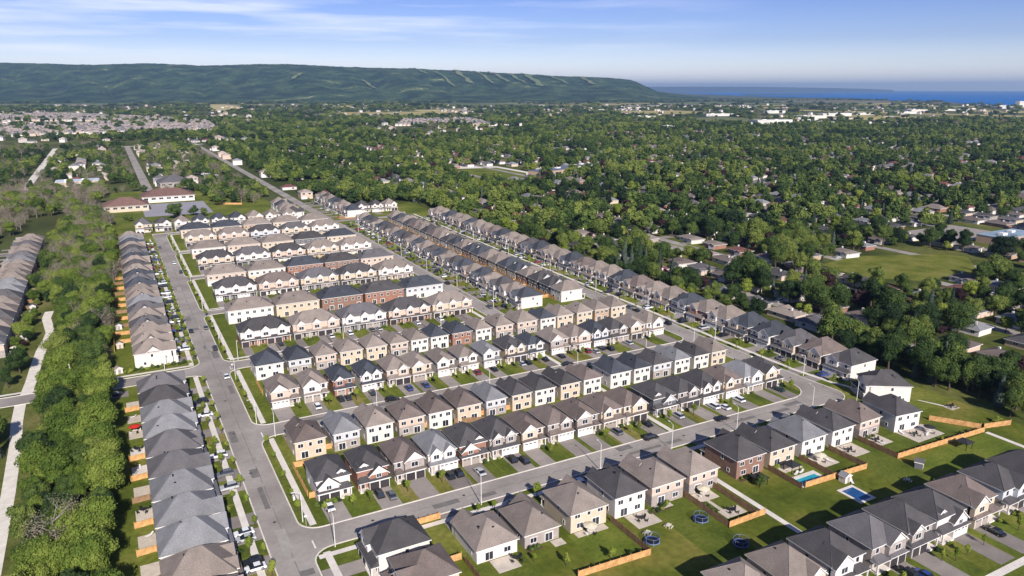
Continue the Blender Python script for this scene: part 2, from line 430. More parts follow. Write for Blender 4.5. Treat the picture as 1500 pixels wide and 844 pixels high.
def house_walls_d(w, d, H, st, s, g, sg=0):
    b = house_walls(w, d, H, st, s, g)
    if sg:
        a, c, r = side_span(w, d, sg)
        b.poly([(-w / 2 - .03, c, H - .3), (-w / 2 - .03, a, H - .3), (-w / 2 - .03, a, H), (-w / 2 - .03, (a + c) / 2, H + r), (-w / 2 - .03, c, H)], 2)
    if st == 3:
        c = -s * w * .26
        b.box(c - 1.0, c + 1.0, .4, 2.5, H - .2, H + .9, 2, top=False)
        b.poly([(c - 1.0, .4, H + .9), (c + 1.0, .4, H + .9), (c, .4, H + 1.6)], 2)
    return b
rng = random.Random(11)
DIR = {'S': 0, 'E': math.pi / 2, 'N': math.pi, 'W': -math.pi / 2}
NHOUSE = [0]
def house(x, y, face, w, d, roof, wall, label, group, st=None, accent=None, H=5.5, s=None, slope=None, name='detached_house', rear=2, far=0, sg=0):
    """x, y: middle of the front wall; face: where the front looks"""
    NHOUSE[0] += 1
    rot = DIR[face] if isinstance(face, str) else face
    r2 = random.Random(int(x * 7 + y * 13))
    st = r2.choice((0, 0, 1, 2, 2)) if st is None else st
    s = r2.choice((1, -1)) if s is None else s
    slope = slope or r2.choice((.66, .72, .78))
    accent = accent or {'W': 'W', 'E': 'E', 'P': 'S', 'S': 'S', 'R': 'R', 'K': 'K', 'L': 'S', 'N': 'N', 'Q': 'Q'}[wall]
    w = round(w * 2) / 2; d = round(d * 2) / 2; g = 1.5
    root = empty(name, (x, y, 0), rot)
    tag(root, label, 'house', group)
    trim = TRIM
    put('wall', cached(('wall', w, d, H, st, s, sg), lambda: house_walls_d(w, d, H, st, s, g, sg), 4), [WALL[wall], WALL[accent], WALL['W'] if wall not in 'K' else WALL['L'], CONC], root)
    rf = put('roof', cached(('roof', w, d, H, st, s, slope, sg), lambda: house_roof(w, d, H, st, s, g, slope, sg), 2), [ROOF[roof], trim], root)
    if far < 2:
        for k in range(r2.choice((1, 2)) if not far else 1):
            vx = r2.uniform(-w * .25, w * .25); vy = d * r2.uniform(.55, .8)
            zz = H + min(w / 2 - abs(vx), d - vy, w / 2, d / 2) * slope + .15
            put('vent_pipe', chimney_me() if k else box_vent_me(), [BLACKM], rf, (vx, vy, zz))
    gw = min(5.6, w - 2.6)
    gc = s * (w / 2 - gw / 2)
    dm = r2.choice((DOORW, DOORW, DOORW, DOORB, DOORT)) if wall not in 'KR' else r2.choice((DOORB, DOORT, DOORW))
    if gw > 5:
        for c in (-1.35, 1.35): put('garage_door', door_me(2.4, 2.2, 'garage'), [dm, trim, GLASS], root, (gc + c, -g - .003, .05))
    else:
        put('garage_door', door_me(4.2 if gw > 4.6 else 2.6, 2.2, 'garage'), [dm, trim, GLASS], root, (gc, -g - .003, .05))
    fx = -s * (w / 2 - .5 - (w - gw) * .3)
    put('front_door', door_me(.95, 2.1, 'front'), [DOORB if r2.random() < .6 else DOORT, trim, GLASS], root, (fx, -.003, .35))
    def win(px, py, pz, ww, hh, a=0):
        if pz > 3.1 and H < 4.4: return
        put('window', window_me(ww, hh), [trim, GLASS], root, (px, py, pz), a)
    if st == 0:
        win(gc, -g + .397, 3.7, 1.8, 1.3); win(fx, -.003, 3.8, 1.0, 1.3)
    elif st == 1:
        for c in (-w * .24, w * .24): win(c, -.703, 3.9, 1.5, 1.2)
    elif st == 2:
        win(s * (w / 4 - .25), -.903, 3.9, 1.8, 1.3); win(-s * w * .3, -.003, 3.9, 1.0, 1.2)
    else:
        win(gc, -g + .297, 3.2, 1.2, 1.0); win(-s * w * .26, .397, H - .05, 1.0, .8)
    if rear:
        for c in ([-w * .32, 0, w * .32] if far < 1 else [-w * .28, w * .28]):
            win(round(c, 2), d + .003, 3.6, 1.4 if c else .8, 1.1, math.pi)
        put('patio_door', door_me(2.0, 2.1, 'patio'), [DOORW, trim, GLASS], root, (s * w * .2, d + .003, .2), math.pi)
        win(-s * w * .25, d + .003, .95, 1.6, 1.2, math.pi)
    if far < 1:
        for a, sx in ((math.pi / 2, 1), (-math.pi / 2, -1)):
            win(sx * (w / 2 + .003), d * .55, 3.7, .8, 1.1, a); win(sx * (w / 2 + .003), d * .75, 1.0, .8, 1.0, a)
    return root
def clabel(roof, wall, i, where):
    return '%s roof %s house, %s %s' % (RN[roof], WN[wall], ORD[i], where)

# ---------------------------------------------------------------- ground and roads
base = mix_mat('open_land', [(.025, .04, .012), (.055, .07, .02), (.095, .10, .035), (.17, .15, .075)], 0.0022, 10, 0.98, 'World', .32, .72, fine=(0.012, 0.3))
LAND = 44000
ground = MB(); ground.poly([(-LAND, -LAND, 0), (LAND, -LAND, 0), (LAND, LAND, 0), (-LAND, LAND, 0)])
tag(put('ground', ground.mesh('ground'), [base]), kind='structure')
rect('lawn', -24, 238, 60, 640, .004, LAWN)
rect('back_lawn', 30, 238, 96, 130, .008, YARD)
rect('old_quarter_lawn', 238, 1700, 60, 1500, .006, mix_mat('old_lawn', [(.03, .042, .010), (.07, .085, .018), (.14, .14, .04)], .02, 5, .95, 'World', .3, .7, fine=(.3, .25)))
ZR = .012
D1A, D1B = 201.6, 209.6
RV = dict(s1=(148.3, 156.7), s2=(211.0, 219.6), s3=(273.6, 282.2), s4=(350.5, 358), s5=(424, 431), s6=(498, 505), s7=(570, 578))
def road_rect(x0, x1, y0, y1, z=ZR): return rect('road', x0, x1, y0, y1, z, ASPH)
road_rect(20.6, 28.9, 60, 578)
road_rect(28.9, 203.5, *RV['s1']); road_rect(28.9, D1A, *RV['s2']); road_rect(28.9, D1A, *RV['s3'])
for k in ('s4', 's5', 's6', 's7'): road_rect(28.9, 143.2, *RV[k])
road_rect(143.2, 151.2, 282.2, 1700)
road_rect(151.2, D1A, 566, 574)
road_rect(-60, 20.6, 273.6, 282.6)
def arc(cx, cy, r, a0, a1, n=10): return [(cx + r * math.cos(R(a0 + (a1 - a0) * i / n)), cy + r * math.sin(R(a0 + (a1 - a0) * i / n))) for i in range(n + 1)]
# the outer street and its round bend into the bending street
elbow = [(203.5, 148.3)] + arc(203.3, 154.8, 7.3, -85, -5, 8) + [(D1B, 168), (D1B + .3, 250), (D1B + 1.2, 420), (D1B + 4, 574), (D1A + 4, 574), (D1A + 1.2, 420), (D1A, 250), (D1A, 165)] + arc(192.5, 165.8, 9, 0, -90, 8)
sheet('road', elbow, ZR + .004, ASPH)
road_rect(76 - 12, 0, 0, 0) if False else None
# corner fillets
def fillet(cx, cy, sx, sy, r=5):
    """square corner at cx,cy; the road lies at -sx,-sy"""
    pts = [(cx, cy)] + [(cx + sx * (r - r * math.cos(t)), cy + sy * (r - r * math.sin(t))) for t in [math.pi / 2 * i / 6 for i in range(7)]]
    sheet('road', pts, ZR + .002, ASPH)
for k, (a, b) in RV.items():
    fillet(28.9, b, 1, 1); fillet(28.9, a, 1, -1)
    if k in ('s4', 's5', 's6'): fillet(143.2, b, -1, 1); fillet(143.2, a, -1, -1)
for a, sy in ((282.6, 1), (273.6, -1)): fillet(20.6, a, -1, sy)
fillet(151.2, 282.2, 1, 1); fillet(143.2, 282.2, -1, 1)
for k in ('s2', 's3'):
    a, b = RV[k]; fillet(D1A, b, -1, 1); fillet(D1A, a, -1, -1)
def kerb(pts, name='kerb'):
    b = MB(); w = .16
    for (x0, y0), (x1, y1) in zip(pts, pts[1:]):
        d = math.hypot(x1 - x0, y1 - y0)
        if d < .01: continue
        nx, ny = -(y1 - y0) / d * w, (x1 - x0) / d * w
        b.prism([(x0 - nx, y0 - ny), (x1 - nx, y1 - ny), (x1 + nx, y1 + ny), (x0 + nx, y0 + ny)], 0, .13)
    return tag(put(name, b.mesh(name), [CONC]), kind='structure')
def q(cx, cy, sx, sy, r=5, rev=False):
    p = [(cx + sx * (r - r * math.cos(t)), cy + sy * (r - r * math.sin(t))) for t in [math.pi / 2 * i / 6 for i in range(7)]]
    return p[::-1] if rev else p
ks = ['s1', 's2', 's3', 's4', 's5', 's6', 's7']
# kerbs around each block between the main road and the streets to the east
E1 = 143.2
for lo, hi in zip(ks, ks[1:]):
    b, a = RV[lo][1], RV[hi][0]
    if lo in ('s1', 's2'):
        x1 = D1A
        if lo == 's1':
            right = [(192.5, b)] + arc(192.5, 165.8, 9, -90, 0, 8) + q(x1, a, -1, -1, 5)
        else: right = q(x1, b, -1, 1, 5, True) + q(x1, a, -1, -1, 5)
    else: right = q(E1, b, -1, 1, 5, True) + q(E1, a, -1, -1, 5)
    kerb(q(28.9, b, 1, 1) + right + q(28.9, a, 1, -1, 5, True) + [(28.9, b + 5)])
kerb([(28.9, 60)] + q(28.9, 148.3, 1, -1) + [(203.5, 148.3)] + arc(203.3, 154.8, 7.3, -85, -5, 8) + [(D1B, 168), (D1B + .3, 250), (D1B + 1.2, 420), (D1B + 4, 574)])
kerb([(151.2, 560)] + q(151.2, 282.2, 1, 1) + q(D1A, 282.2, -1, 1, 5, True) + [(D1A + .6, 340), (D1A + 1.2, 420), (D1A + 4, 566)])
kerb([(20.6, 60)] + q(20.6, 273.6, -1, -1) + [(-60, 273.6)]); kerb([(-60, 282.6)] + q(20.6, 282.6, -1, 1, 5, True)[::1] + [(20.6, 578), (28.9, 578), (143, 578)])
# sidewalks
def walk(x0, x1, y0, y1, z=.02): return rect('sidewalk', x0, x1, y0, y1, z, CONC)
walk(16.9, 18.5, 60, 272.5); walk(16.9, 18.5, 284.3, 560)
walk(-60, 18.5, 284.3, 285.9, .024)
for a, b in ((60, 146.5), (158.5, 209.5), (221.2, 272), (284.2, 349.3), (359.3, 422.8), (432.2, 496.8), (506, 569)): walk(31.2, 32.8, a, b)
walk(30, 200, 144.4, 146.0, .024)
walk(32, 200, 284.4, 286.0, .024); 
for k in ('s4', 's5', 's6'): walk(33, 139, RV[k][1] + 1.6, RV[k][1] + 3, .024)
for k in ('s3', 's4', 's5', 's6'):
    b = RV[k][1]; walk(139.5, 141.1, b + 2.5, b + 64, .028)
sheet('sidewalk', [(212.3, 176), (213.9, 176), (214.3, 250), (215.2, 420), (218.2, 574), (216.6, 574), (213.6, 420), (212.6, 250)], .02, CONC)
sheet('sidewalk', arc(204.5, 152.5, 13.2, -50, 30, 10) + [(213.9, 176), (212.3, 176)] + arc(204.5, 153, 11.6, 32, -50, 10), .026, CONC)
for x, a, b in ((131.3, 96, 144), (139.9, 157, 210), (139.9, 220, 273), (222.9, 92, 111)): walk(x - .8, x + .8, a, b, .03)
sheet('sidewalk', [(100, 70), (240, 69), (240, 70.7), (100, 71.8)], .024, CONC)
rect('road', 90, 240, 57, 66.6, .014, ASPH)
# painted line at the stop of the bending street
PAINT = mat('road_paint', (.7, .68, .62), 0.8, 0.1, 0.8)
for k in ks[:6]: rect('road_marking', 30.0, 30.35, RV[k][0] + .6, sum(RV[k]) / 2 - .2, ZR + .009, PAINT)

MANH = mat('cast_iron', (.06, .055, .055), .7, .1)
PATCH = mat('asphalt_patch', (.17, .155, .145), .9, .15, .5, fine=.1)
pr = random.Random(4)
for x, y in [(24.5 + pr.uniform(-2, 2), v) for v in range(110, 560, 27)] + [(u, 152.3 + pr.uniform(-2, 2)) for u in range(45, 200, 24)] + [(u, 215.2 + pr.uniform(-2, 2)) for u in range(45, 200, 26)] + [(147, v) for v in range(300, 560, 30)] + [(205.6, v) for v in range(170, 560, 30)]:
    sheet('manhole_cover', [(x + .42 * math.cos(a * math.pi / 5), y + .42 * math.sin(a * math.pi / 5)) for a in range(10)], .026, MANH)
for x, y, w_, h_ in ((23, 188, 2.2, 5), (26.5, 250, 1.6, 8), (22.4, 330, 2.5, 3), (60, 151, 7, 2), (118, 153.6, 5, 2.4), (176, 150.6, 8, 1.8), (90, 213.4, 6, 2), (150, 216.5, 5, 2), (25, 140, 3, 2.2), (146, 360, 2, 6)):
    rect('road_patch', x, x + w_, y, y + h_, .0215, PATCH)
PATCH2 = mat('asphalt_light_patch', (.34, .31, .285), .9, .12, .5, fine=.1)
for k in range(34):
    if k % 3 == 0: x, y, w_, h_ = pr.uniform(21, 26), pr.uniform(110, 555), pr.uniform(.6, 2.4), pr.uniform(2, 12)
    elif k % 3 == 1: x, y, w_, h_ = pr.uniform(35, 190), pr.uniform(149, 154), pr.uniform(2, 12), pr.uniform(.5, 2)
    else: x, y, w_, h_ = pr.uniform(35, 190), pr.uniform(211.5, 217), pr.uniform(2, 10), pr.uniform(.5, 2)
    rect('road_patch', x, x + w_, y, y + h_, .0225 + .0003 * k, PATCH if k % 2 else PATCH2)
for pts in ([(24.9, v + 0.0) for v in range(100, 560, 12)],):
    for (a0, b0), (a1, b1) in zip(pts, pts[1:]): rect('road_joint', a0 + .05 * math.sin(b0), a0 + .16 + .05 * math.sin(b0), b0, b1 - 1.5, .021, PATCH)
for k in range(45, 196, 10): rect('road_joint', k, k + 8.6, 152.5, 152.65, .021, PATCH); rect('road_joint', k, k + 8.6, 215.3, 215.43, .021, PATCH)
# ---------------------------------------------------------------- driveways
def driveway(x, y, face, w, L, extra=0):
    rot = DIR[face]; c, s_ = math.cos(rot), math.sin(rot)
    pts = [(-w / 2, -L), (w / 2, -L), (w / 2, -.0), (-w / 2, -.0)]
    return sheet('driveway', [(x + a * c - b * s_, y + a * s_ + b * c) for a, b in pts], .016, DRIVE)

# ---------------------------------------------------------------- cars
def car_body(suv):
    b = MB(); L, W = (4.7, 1.86) if suv else (4.6, 1.8)
    h = 1.68 if suv else 1.42; k = .82 if suv else .74
    prof = [(-L / 2, .35), (-L / 2, k - .08), (-L / 2 + .15, k + .06), (L / 2 - .2, k + .02 if not suv else k + .05), (L / 2 - .03, k - .15), (L / 2, .35)]
    prof[2:4] = [(-L / 2 + .12, k + .12), (-.9 - .35, k + .14), (1.0, k + .12), (L / 2 - .35, k - .02)]
    n = len(prof); v0 = len(b.v)
    for sy, ins in ((-1, 0), (1, 0)):
        for x, z in prof: b.v.append((x, sy * (W / 2 - (.06 if z > k else 0)), z))
    for i in range(n - 1):
        b.f.append((v0 + i, v0 + i + 1, v0 + n + i + 1, v0 + n + i)); b.m.append(0)
    b.f.append(tuple(v0 + i for i in range(n))); b.m.append(0)
    b.f.append(tuple(v0 + n + i for i in reversed(range(n)))); b.m.append(0)
    # roof panel
    r0, r1 = (-L / 2 + .55, .35) if suv else (-1.1, .25)
    b.box(r0, r1, -W / 2 + .22, W / 2 - .22, h - .05, h, 0)
    for x in (L / 2 - .02, -L / 2 - .02):
        b.box(x - .02, x + .05, -W / 2 + .1, W / 2 - .1, .32, .5, 1)
    return b
def car_cabin(suv):
    b = MB(); L, W = (4.7, 1.86) if suv else (4.6, 1.8)
    h = 1.63 if suv else 1.37; k = .9 if suv else .84
    r0, r1 = (-L / 2 + .5, .4) if suv else (-1.15, .3)
    b0, b1 = (-L / 2 + .15, 1.15) if suv else (-1.75, 1.15)
    yb, yt = W / 2 - .08, W / 2 - .2
    lo = [(b0, -yb, k), (b1, -yb, k), (b1, yb, k), (b0, yb, k)]; hi = [(r0, -yt, h), (r1, -yt, h), (r1, yt, h), (r0, yt, h)]
    for i in range(4): b.poly([lo[i], lo[(i + 1) % 4], hi[(i + 1) % 4], hi[i]])
    b.poly(hi)
    return b
def wheel_b():
    b = MB(); b.tube([(0, -.11, 0), (0, .11, 0)], .34, 12, 0); b.tube([(0, -.12, 0), (0, .12, 0)], .19, 8, 1); return b
CARNO = {}
def car(x, y, ang, col, label, suv=None, group='cars parked on the driveways', name=None):
    if not seen(x, y, 3): return
    r2 = random.Random(int(x * 31 + y * 17)); suv = r2.random() < .5 if suv is None else suv
    root = empty(name or 'parked_car', (x, y, .02), ang + R(r2.uniform(-2, 2)))
    tag(root, label, 'car', group)
    put('body', cached(('car_body', suv), lambda: car_body(suv), 2), [CARM[col], BLACKM], root)
    put('cabin_glass', cached(('cabin', suv), lambda: car_cabin(suv), 1), [GLASS], root)
    wm = cached('wheel', wheel_b, 2)
    for sx in (-1.4, 1.4):
        for sy in (-.8, .8): put('wheel', wm, [TYRE, RIMM], root, (sx, sy, .34))
    return root
COLS = ['black', 'black', 'black', 'grey', 'white', 'white', 'silver', 'blue', 'black', 'grey', 'white', 'silver', 'black', 'red']

# ---------------------------------------------------------------- garden plants
def pts_on_lobes(r, lobes, n, lo=.7, hi=1.16):
    L = np.array(lobes); vol = (L[:, 3] * L[:, 4] * L[:, 5]) ** (2 / 3); idx = r.choice(len(L), n, p=vol / vol.sum())
    dirs = r.normal(size=(n, 3)); dirs[:, 2] = np.where(dirs[:, 2] < 0, dirs[:, 2] * .6, dirs[:, 2]); dirs /= np.linalg.norm(dirs, axis=1)[:, None]
    rad = r.uniform(lo, hi, n)[:, None]
    p = L[idx, :3] + dirs * rad * L[idx, 3:6]
    return p, dirs
def leaf_mesh(name, p, nrm, size, r, jitter=.55, asp=.7):
    n = len(p)
    nn = nrm + r.normal(size=(n, 3)) * jitter; nn /= np.linalg.norm(nn, axis=1)[:, None]
    t = np.cross(nn, r.normal(size=(n, 3))); t /= np.linalg.norm(t, axis=1)[:, None]
    u = np.cross(nn, t)
    s = (size * r.uniform(.6, 1.35, n))[:, None]
    v = np.empty((n, 4, 3))
    v[:, 0] = p - t * s * .5; v[:, 1] = p + u * s * .5 * asp; v[:, 2] = p + t * s * .5; v[:, 3] = p - u * s * .5 * asp
    return v.reshape(-1, 3), np.arange(n * 4).reshape(-1, 4)
def build_np(name, parts):
    """parts: list of (verts, quads/tris as list of arrays, material index)"""
    me = bpy.data.meshes.new(name)
    V = np.concatenate([a for a, _, _ in parts]); off = 0; faces = []; mi = []
    for a, f, m in parts:
        faces += [tuple(int(i) + off for i in x) for x in f]; mi += [m] * len(f); off += len(a)
    me.from_pydata(V.tolist(), [], faces); me.polygons.foreach_set('material_index', mi)
    return me
def ico(r, sub=2):
    import bmesh
    bm = bmesh.new(); bmesh.ops.create_icosphere(bm, subdivisions=sub, radius=1)
    v = np.array([x.co[:] for x in bm.verts]); f = [tuple(w.index for w in x.verts) for x in bm.faces]; bm.free()
    return v, f
def crown_parts(seed, h, rad, n, leaf, nl=9, trunkz=.22, lump=1.0, core=True):
    r = np.random.default_rng(seed)
    zc = h * (trunkz + (1 - trunkz) * .5); hz = h * (1 - trunkz) * .5
    lobes = [(0, 0, zc, rad * .62, rad * .62, hz * .8)]
    for i in range(nl):
        a = 2 * math.pi * i / nl * 2.4 + r.uniform(-.4, .4); k = r.uniform(.35, .72) * rad
        z = zc + hz * r.uniform(-.55, .62); fl = 1 - .35 * abs(z - zc) / hz
        s = rad * r.uniform(.3, .5) * lump
        lobes.append((math.cos(a) * k * fl, math.sin(a) * k * fl, z, s, s, s * r.uniform(.7, 1.0)))
    lobes.append((r.uniform(-.2, .2) * rad, r.uniform(-.2, .2) * rad, zc + hz * .62, rad * .38, rad * .38, hz * .38))
    p, d = pts_on_lobes(r, lobes, n)
    out = [(*leaf_mesh('l', p, d, leaf, r), 0)]
    if core:
        iv, jf = ico(r, 1)
        for L in lobes:
            k = .74 if L is not lobes[0] else .8
            v = iv * (1 + r.normal(size=(len(iv), 1)) * .06) * np.array(L[3:6]) * k + np.array(L[:3])
            out.append((v, jf, 0))
    return out, lobes
def trunk_mb(h, rad, lobes, r, gr=1.0):
    b = MB(); t = .028 * h * gr
    top = h * .62
    b.tube([(0, 0, -.1), (.1, .05, h * .25), (0, .1, top)], [t * 1.2, t * .8, t * .3], 7)
    for L in lobes[1:7]:
        z0 = h * .22 + r.uniform(0, .25) * h
        b.tube([(0.05, .05, z0), (L[0] * .6, L[1] * .6, (z0 + L[2]) / 2 + .4), (L[0], L[1], L[2])], [t * .5, t * .3, t * .12], 5)
    return b
TREES = {}
def tree_kind(kind, seed, h, rad, n, leaf, leafmat, barkm=BARK, **kw):
    parts, lobes = crown_parts(seed, h, rad, n, leaf, **kw)
    tb = trunk_mb(h, rad, lobes, np.random.default_rng(seed + 99))
    cr = build_np(kind + '_crown', parts); tr = tb.mesh(kind + '_trunk')
    TREES.setdefault(kind, []).append((cr, tr, leafmat, barkm, h, parts, tb))
for i in range(5): tree_kind('deciduous_tree', 10 + i, 12, [4.6, 5.2, 3.6, 5.6, 4.4][i], 5200, .5, LEAF, nl=[9, 12, 8, 14, 10][i])
for i in range(4): tree_kind('fresh_tree', 110 + i, 11, [4.4, 5.2, 3.8, 5.0][i], 6500, .44, FRESH, nl=[10, 13, 9, 12][i])
for i in range(2): tree_kind('bright_tree', 20 + i, 8, 3.3, 1800, .45, LEAFY)
for i in range(2): tree_kind('purple_leaved_tree', 30 + i, 6, 2.8, 1300, .42, PURPLE)
for i in range(3): tree_kind('young_tree', 40 + i, 4.2, 1.15, 420, .3, LEAFY, nl=5, trunkz=.3)
for i in range(3): tree_kind('shrub', 50 + i, 1.5, .95, 330, .24, LEAFY if i == 1 else LEAF, nl=5, trunkz=.02)
# conifers
def conifer(seed, h=13, rad=3.2, n=1900):
    r = np.random.default_rng(seed)
    t = r.uniform(0, 1, n) ** .75; z = h * (1 - t) * .95 + .6; z = np.minimum(z, h)
    tier = .75 + .25 * np.abs(((z / h * 11) % 1) - .2)
    a = r.uniform(0, 2 * math.pi, n); rr = rad * (1 - z / (h + .4)) * tier * r.uniform(.55, 1.05, n)
    p = np.stack([np.cos(a) * rr, np.sin(a) * rr, z], 1); d = np.stack([np.cos(a), np.sin(a), np.full(n, .55)], 1)
    out = [(*leaf_mesh('c', p, d, .75, r, .35, .5), 0)]
    k = 9; v = [(0, 0, h * .97)] + [(math.cos(2 * math.pi * i / k) * rad * .6, math.sin(2 * math.pi * i / k) * rad * .6, .9) for i in range(k)]
    out.append((np.array(v), [(0, 1 + i, 1 + (i + 1) % k) for i in range(k)], 0))
    tb = MB(); tb.tube([(0, 0, -.1), (0, 0, h * .9)], [.22, .05], 6)
    TREES.setdefault('spruce_tree', []).append((build_np('spruce_crown', out), tb.mesh('spruce_trunk'), NEEDLE, BARK, h, out, tb))
conifer(1); conifer(2, 14, 2.8); conifer(3, 11, 2.6)
# dry, nearly bare trees
def bare(seed, h=10):
    r = np.random.default_rng(seed); tb = MB(); tips = []
    tb.tube([(0, 0, -.1), (.2, .1, h * .4), (0, 0, h * .85)], [.2, .14, .04], 6)
    for i in range(16):
        z0 = h * r.uniform(.18, .75); a = r.uniform(0, 6.28); L = h * r.uniform(.22, .42)
        e = (math.cos(a) * L * .8, math.sin(a) * L * .8, z0 + L * .7); m_ = (e[0] * .5, e[1] * .5, z0 + L * .25)
        tb.tube([(0.05, .05, z0), m_, e], [.08, .055, .015], 4, caps=False)
        for j in range(4):
            a2 = a + r.uniform(-.9, .9); l2 = L * r.uniform(.3, .55)
            s0 = [m_[k] + (e[k] - m_[k]) * r.uniform(0, 1) for k in range(3)]
            t2 = (s0[0] + math.cos(a2) * l2, s0[1] + math.sin(a2) * l2, s0[2] + l2 * .5); tips.append(t2)
            tb.tube([s0, t2], [.035, .012], 3, caps=False)
    tips = np.array(tips); idx = r.integers(0, len(tips), 1300)
    p = tips[idx] + r.normal(size=(1300, 3)) * .75
    out = [(*leaf_mesh('b', p, r.normal(size=(1300, 3)), .36, r, .5, .4), 0)]
    TREES.setdefault('bare_tree', []).append((build_np('bare_crown', out), tb.mesh('bare_trunk'), TWIG, BARKG, h, out, tb))
bare(1); bare(2, 8.5); bare(3, 11)
for kind, lst in TREES.items():
    for cr, tr, *_ in lst: cr.materials.append(None); tr.materials.append(None)
def tree(kind, x, y, h, label, group, cat='tree', wid=1.0, k=None):
    r2 = random.Random(int(x * 101 + y * 57))
    lst = TREES[kind]; cr, tr, lm, bm_, h0, _, _ = lst[r2.randrange(len(lst)) if k is None else k]
    root = empty(kind, (x, y, 0), r2.uniform(0, 6.28)); s = h / h0
    root.scale = (s * wid, s * wid, s)
    tag(root, label, cat, group)
    put('trunk' if kind != 'shrub' else 'stem', tr, [bm_], root); put('crown' if kind != 'shrub' else 'foliage', cr, [lm], root)
    return root
#@@PART2@@
# ---------------------------------------------------------------- occupancy raster (keeps trees off roofs and roads)
OX, OY, OC = -700, 0, 2.0
occ = np.zeros((1600, 1600), bool)
def occupy(x0, x1, y0, y1):
    occ[max(0, int((x0 - OX) / OC)):max(0, int((x1 - OX) / OC) + 1), max(0, int((y0 - OY) / OC)):max(0, int((y1 - OY) / OC) + 1)] = True
def is_occ(x, y):
    i, j = int((x - OX) / OC), int((y - OY) / OC)
    return 0 <= i < 1600 and 0 <= j < 1600 and occ[i, j]
occupy(-4, 238, 50, 640); occupy(130, 160, 560, 1700); occupy(-60, -4, 271, 286)
occupy(-36.4, -30, 60, 400)

# ---------------------------------------------------------------- detached houses
def row(face, front, d, items, where, group, street_edge, cars=0.5, far=0, axis='x', carspec={}, yard='young_tree', H=5.5, name='detached_house', sides=False):
    """items: (centre, width, roof, wall[, style]); street_edge: coordinate of the kerb the drive runs to"""
    for i, it in enumerate(items):
        c, w, roof, wall = it[:4]; st = it[4] if len(it) > 4 else None
        x, y = (c, front) if axis == 'x' else (front, c)
        if not seen(x, y, 18): continue
        r2 = random.Random(int(x * 3 + y * 5 + 1)); s = r2.choice((1, -1))
        house(x, y, face, w, d, roof, wall, clabel(roof, wall, i, where), group, st, s=s, far=far, H=it[5] if len(it) > 5 else H, name=name, sg=r2.choice((0, 5, 6.5, 6.5)) if sides else 0)
        rot = DIR[face]; cw = round(w * 2) / 2; gw = min(5.6, cw - 2.6); gc = s * (cw / 2 - gw / 2)
        L = abs(street_edge - front)
        def at(a, b): return (x + a * math.cos(rot) - b * math.sin(rot), y + a * math.sin(rot) + b * math.cos(rot))
        px, py = at(gc, 0)
        o = driveway(px, py, face, min(5.4, gw), L)
        hw = cw / 2 + .5; q_ = [at(-hw, -L + .3), at(hw, -L + .3), at(hw, 0), at(-hw, 0)]
        if r2.random() < .75 and group != 'houses beyond the ravine wood': sheet('lawn', q_, .0075, LOTS[r2.randrange(4)])
        # lawn tree, front walk
        if yard:
            tx, ty = at(-s * (cw / 2 - 1.2) , -L * .55)
            if far < 2 and r2.random() < .75:
                tree('young_tree', tx, ty, r2.uniform(2.6, 4.6), 'young leafy tree on a front lawn between two driveways', 'young trees on front lawns', 'young tree')
            if far < 1 or r2.random() < .4:
                bx, by = at(-s * (cw / 2 - 1.6), -2.7)
                tree('shrub', bx, by, r2.uniform(1.0, 1.6), 'small green shrub below a front porch', 'shrubs by the front porches', 'shrub')
        # cars
        spec = carspec.get(i)
        if spec is None:
            n = r2.choices((0, 1, 2), (1 - cars, cars * .65, cars * .35))[0]
            spec = [(r2.choice(COLS), r2.uniform(-1, 1), k) for k in range(n)]
        for k, (col, off, slot) in enumerate(spec):
            off = (-1.3 if k == 0 else 1.3) if len(spec) > 1 else off
            cx, cy = at(gc + off, -4.6 - (2.2 if slot and L > 10 else 0))
            lab = '%s car before the %s house %s' % (col, ORD[i], where) if k == 0 else 'second car, %s, before the %s house %s' % (col, ORD[i], where)
            car(cx, cy, rot + math.pi / 2, col, lab)

def span(lst, cols):
    return [((a + b) / 2, min(b - a, 10), *c) for (a, b), c in zip(lst, cols)]
def cc(s): return [(t[0], t[1]) + ((int(t[2]),) if len(t) > 2 else ()) for t in s.split()]
MR = 'from main road, '
# north side of the bending street
fb = span([(35.5, 44), (46, 54), (55.8, 64), (65.5, 73.5), (74.8, 82.8), (84, 92.5), (93.8, 101.5), (103, 111), (112.5, 120.5), (121.8, 129.5), (130.5, 138.3), (141.8, 150.5), (151.8, 160), (161.6, 170), (171.4, 179.5), (180.8, 188.5), (190, 198)],
          cc('C W 3'.replace(' ', '') + ' CR3 BS0 GW1 CR3 CS1 BE0 BS2 BS0 BE2 BE0 CK3 CS2 CW1 BE2 GW0 CE0'))
row('S', 168.4, 11.5, fb, MR + 'north side of bending street', 'detached houses north of the bending street', 156.8,
    carspec={0: [('white', -1, 0)], 1: [('black', 0, 0), ('grey', 0, 1)], 2: [], 3: [('black', 0, 0), ('black', 0, 0)], 4: [('silver', 0, 1)], 5: [('black', 0, 0), ('black', 0, 1)], 6: [], 7: [], 8: [], 9: [('grey', 0, 0)], 10: [('black', 0, 0)], 11: [('silver', .5, 0)], 12: [], 13: [('white', 0, 0), ('white', 0, 1)], 14: [('white', 0, 0)], 15: [], 16: [('dark green', 0, 0)]})
rb = span([(35.5, 44), (46.3, 54), (56, 64), (66, 73.8), (75.5, 83), (85, 92.8), (94.8, 101.8), (104.2, 111), (112.6, 120), (122.4, 129.8), (131.4, 138.6), (142.6, 151), (152.6, 159.6), (161.2, 169.2), (170.8, 178), (180.2, 187), (188.4, 195.6)],
          cc('BE GL TW BP BW BE GL CE CW CE BW DW DW CL GW CW TE'))
row('N', 203.2, 11.2, rb, MR + 'south side of second street', 'detached houses south of the second street', 211, cars=.4)
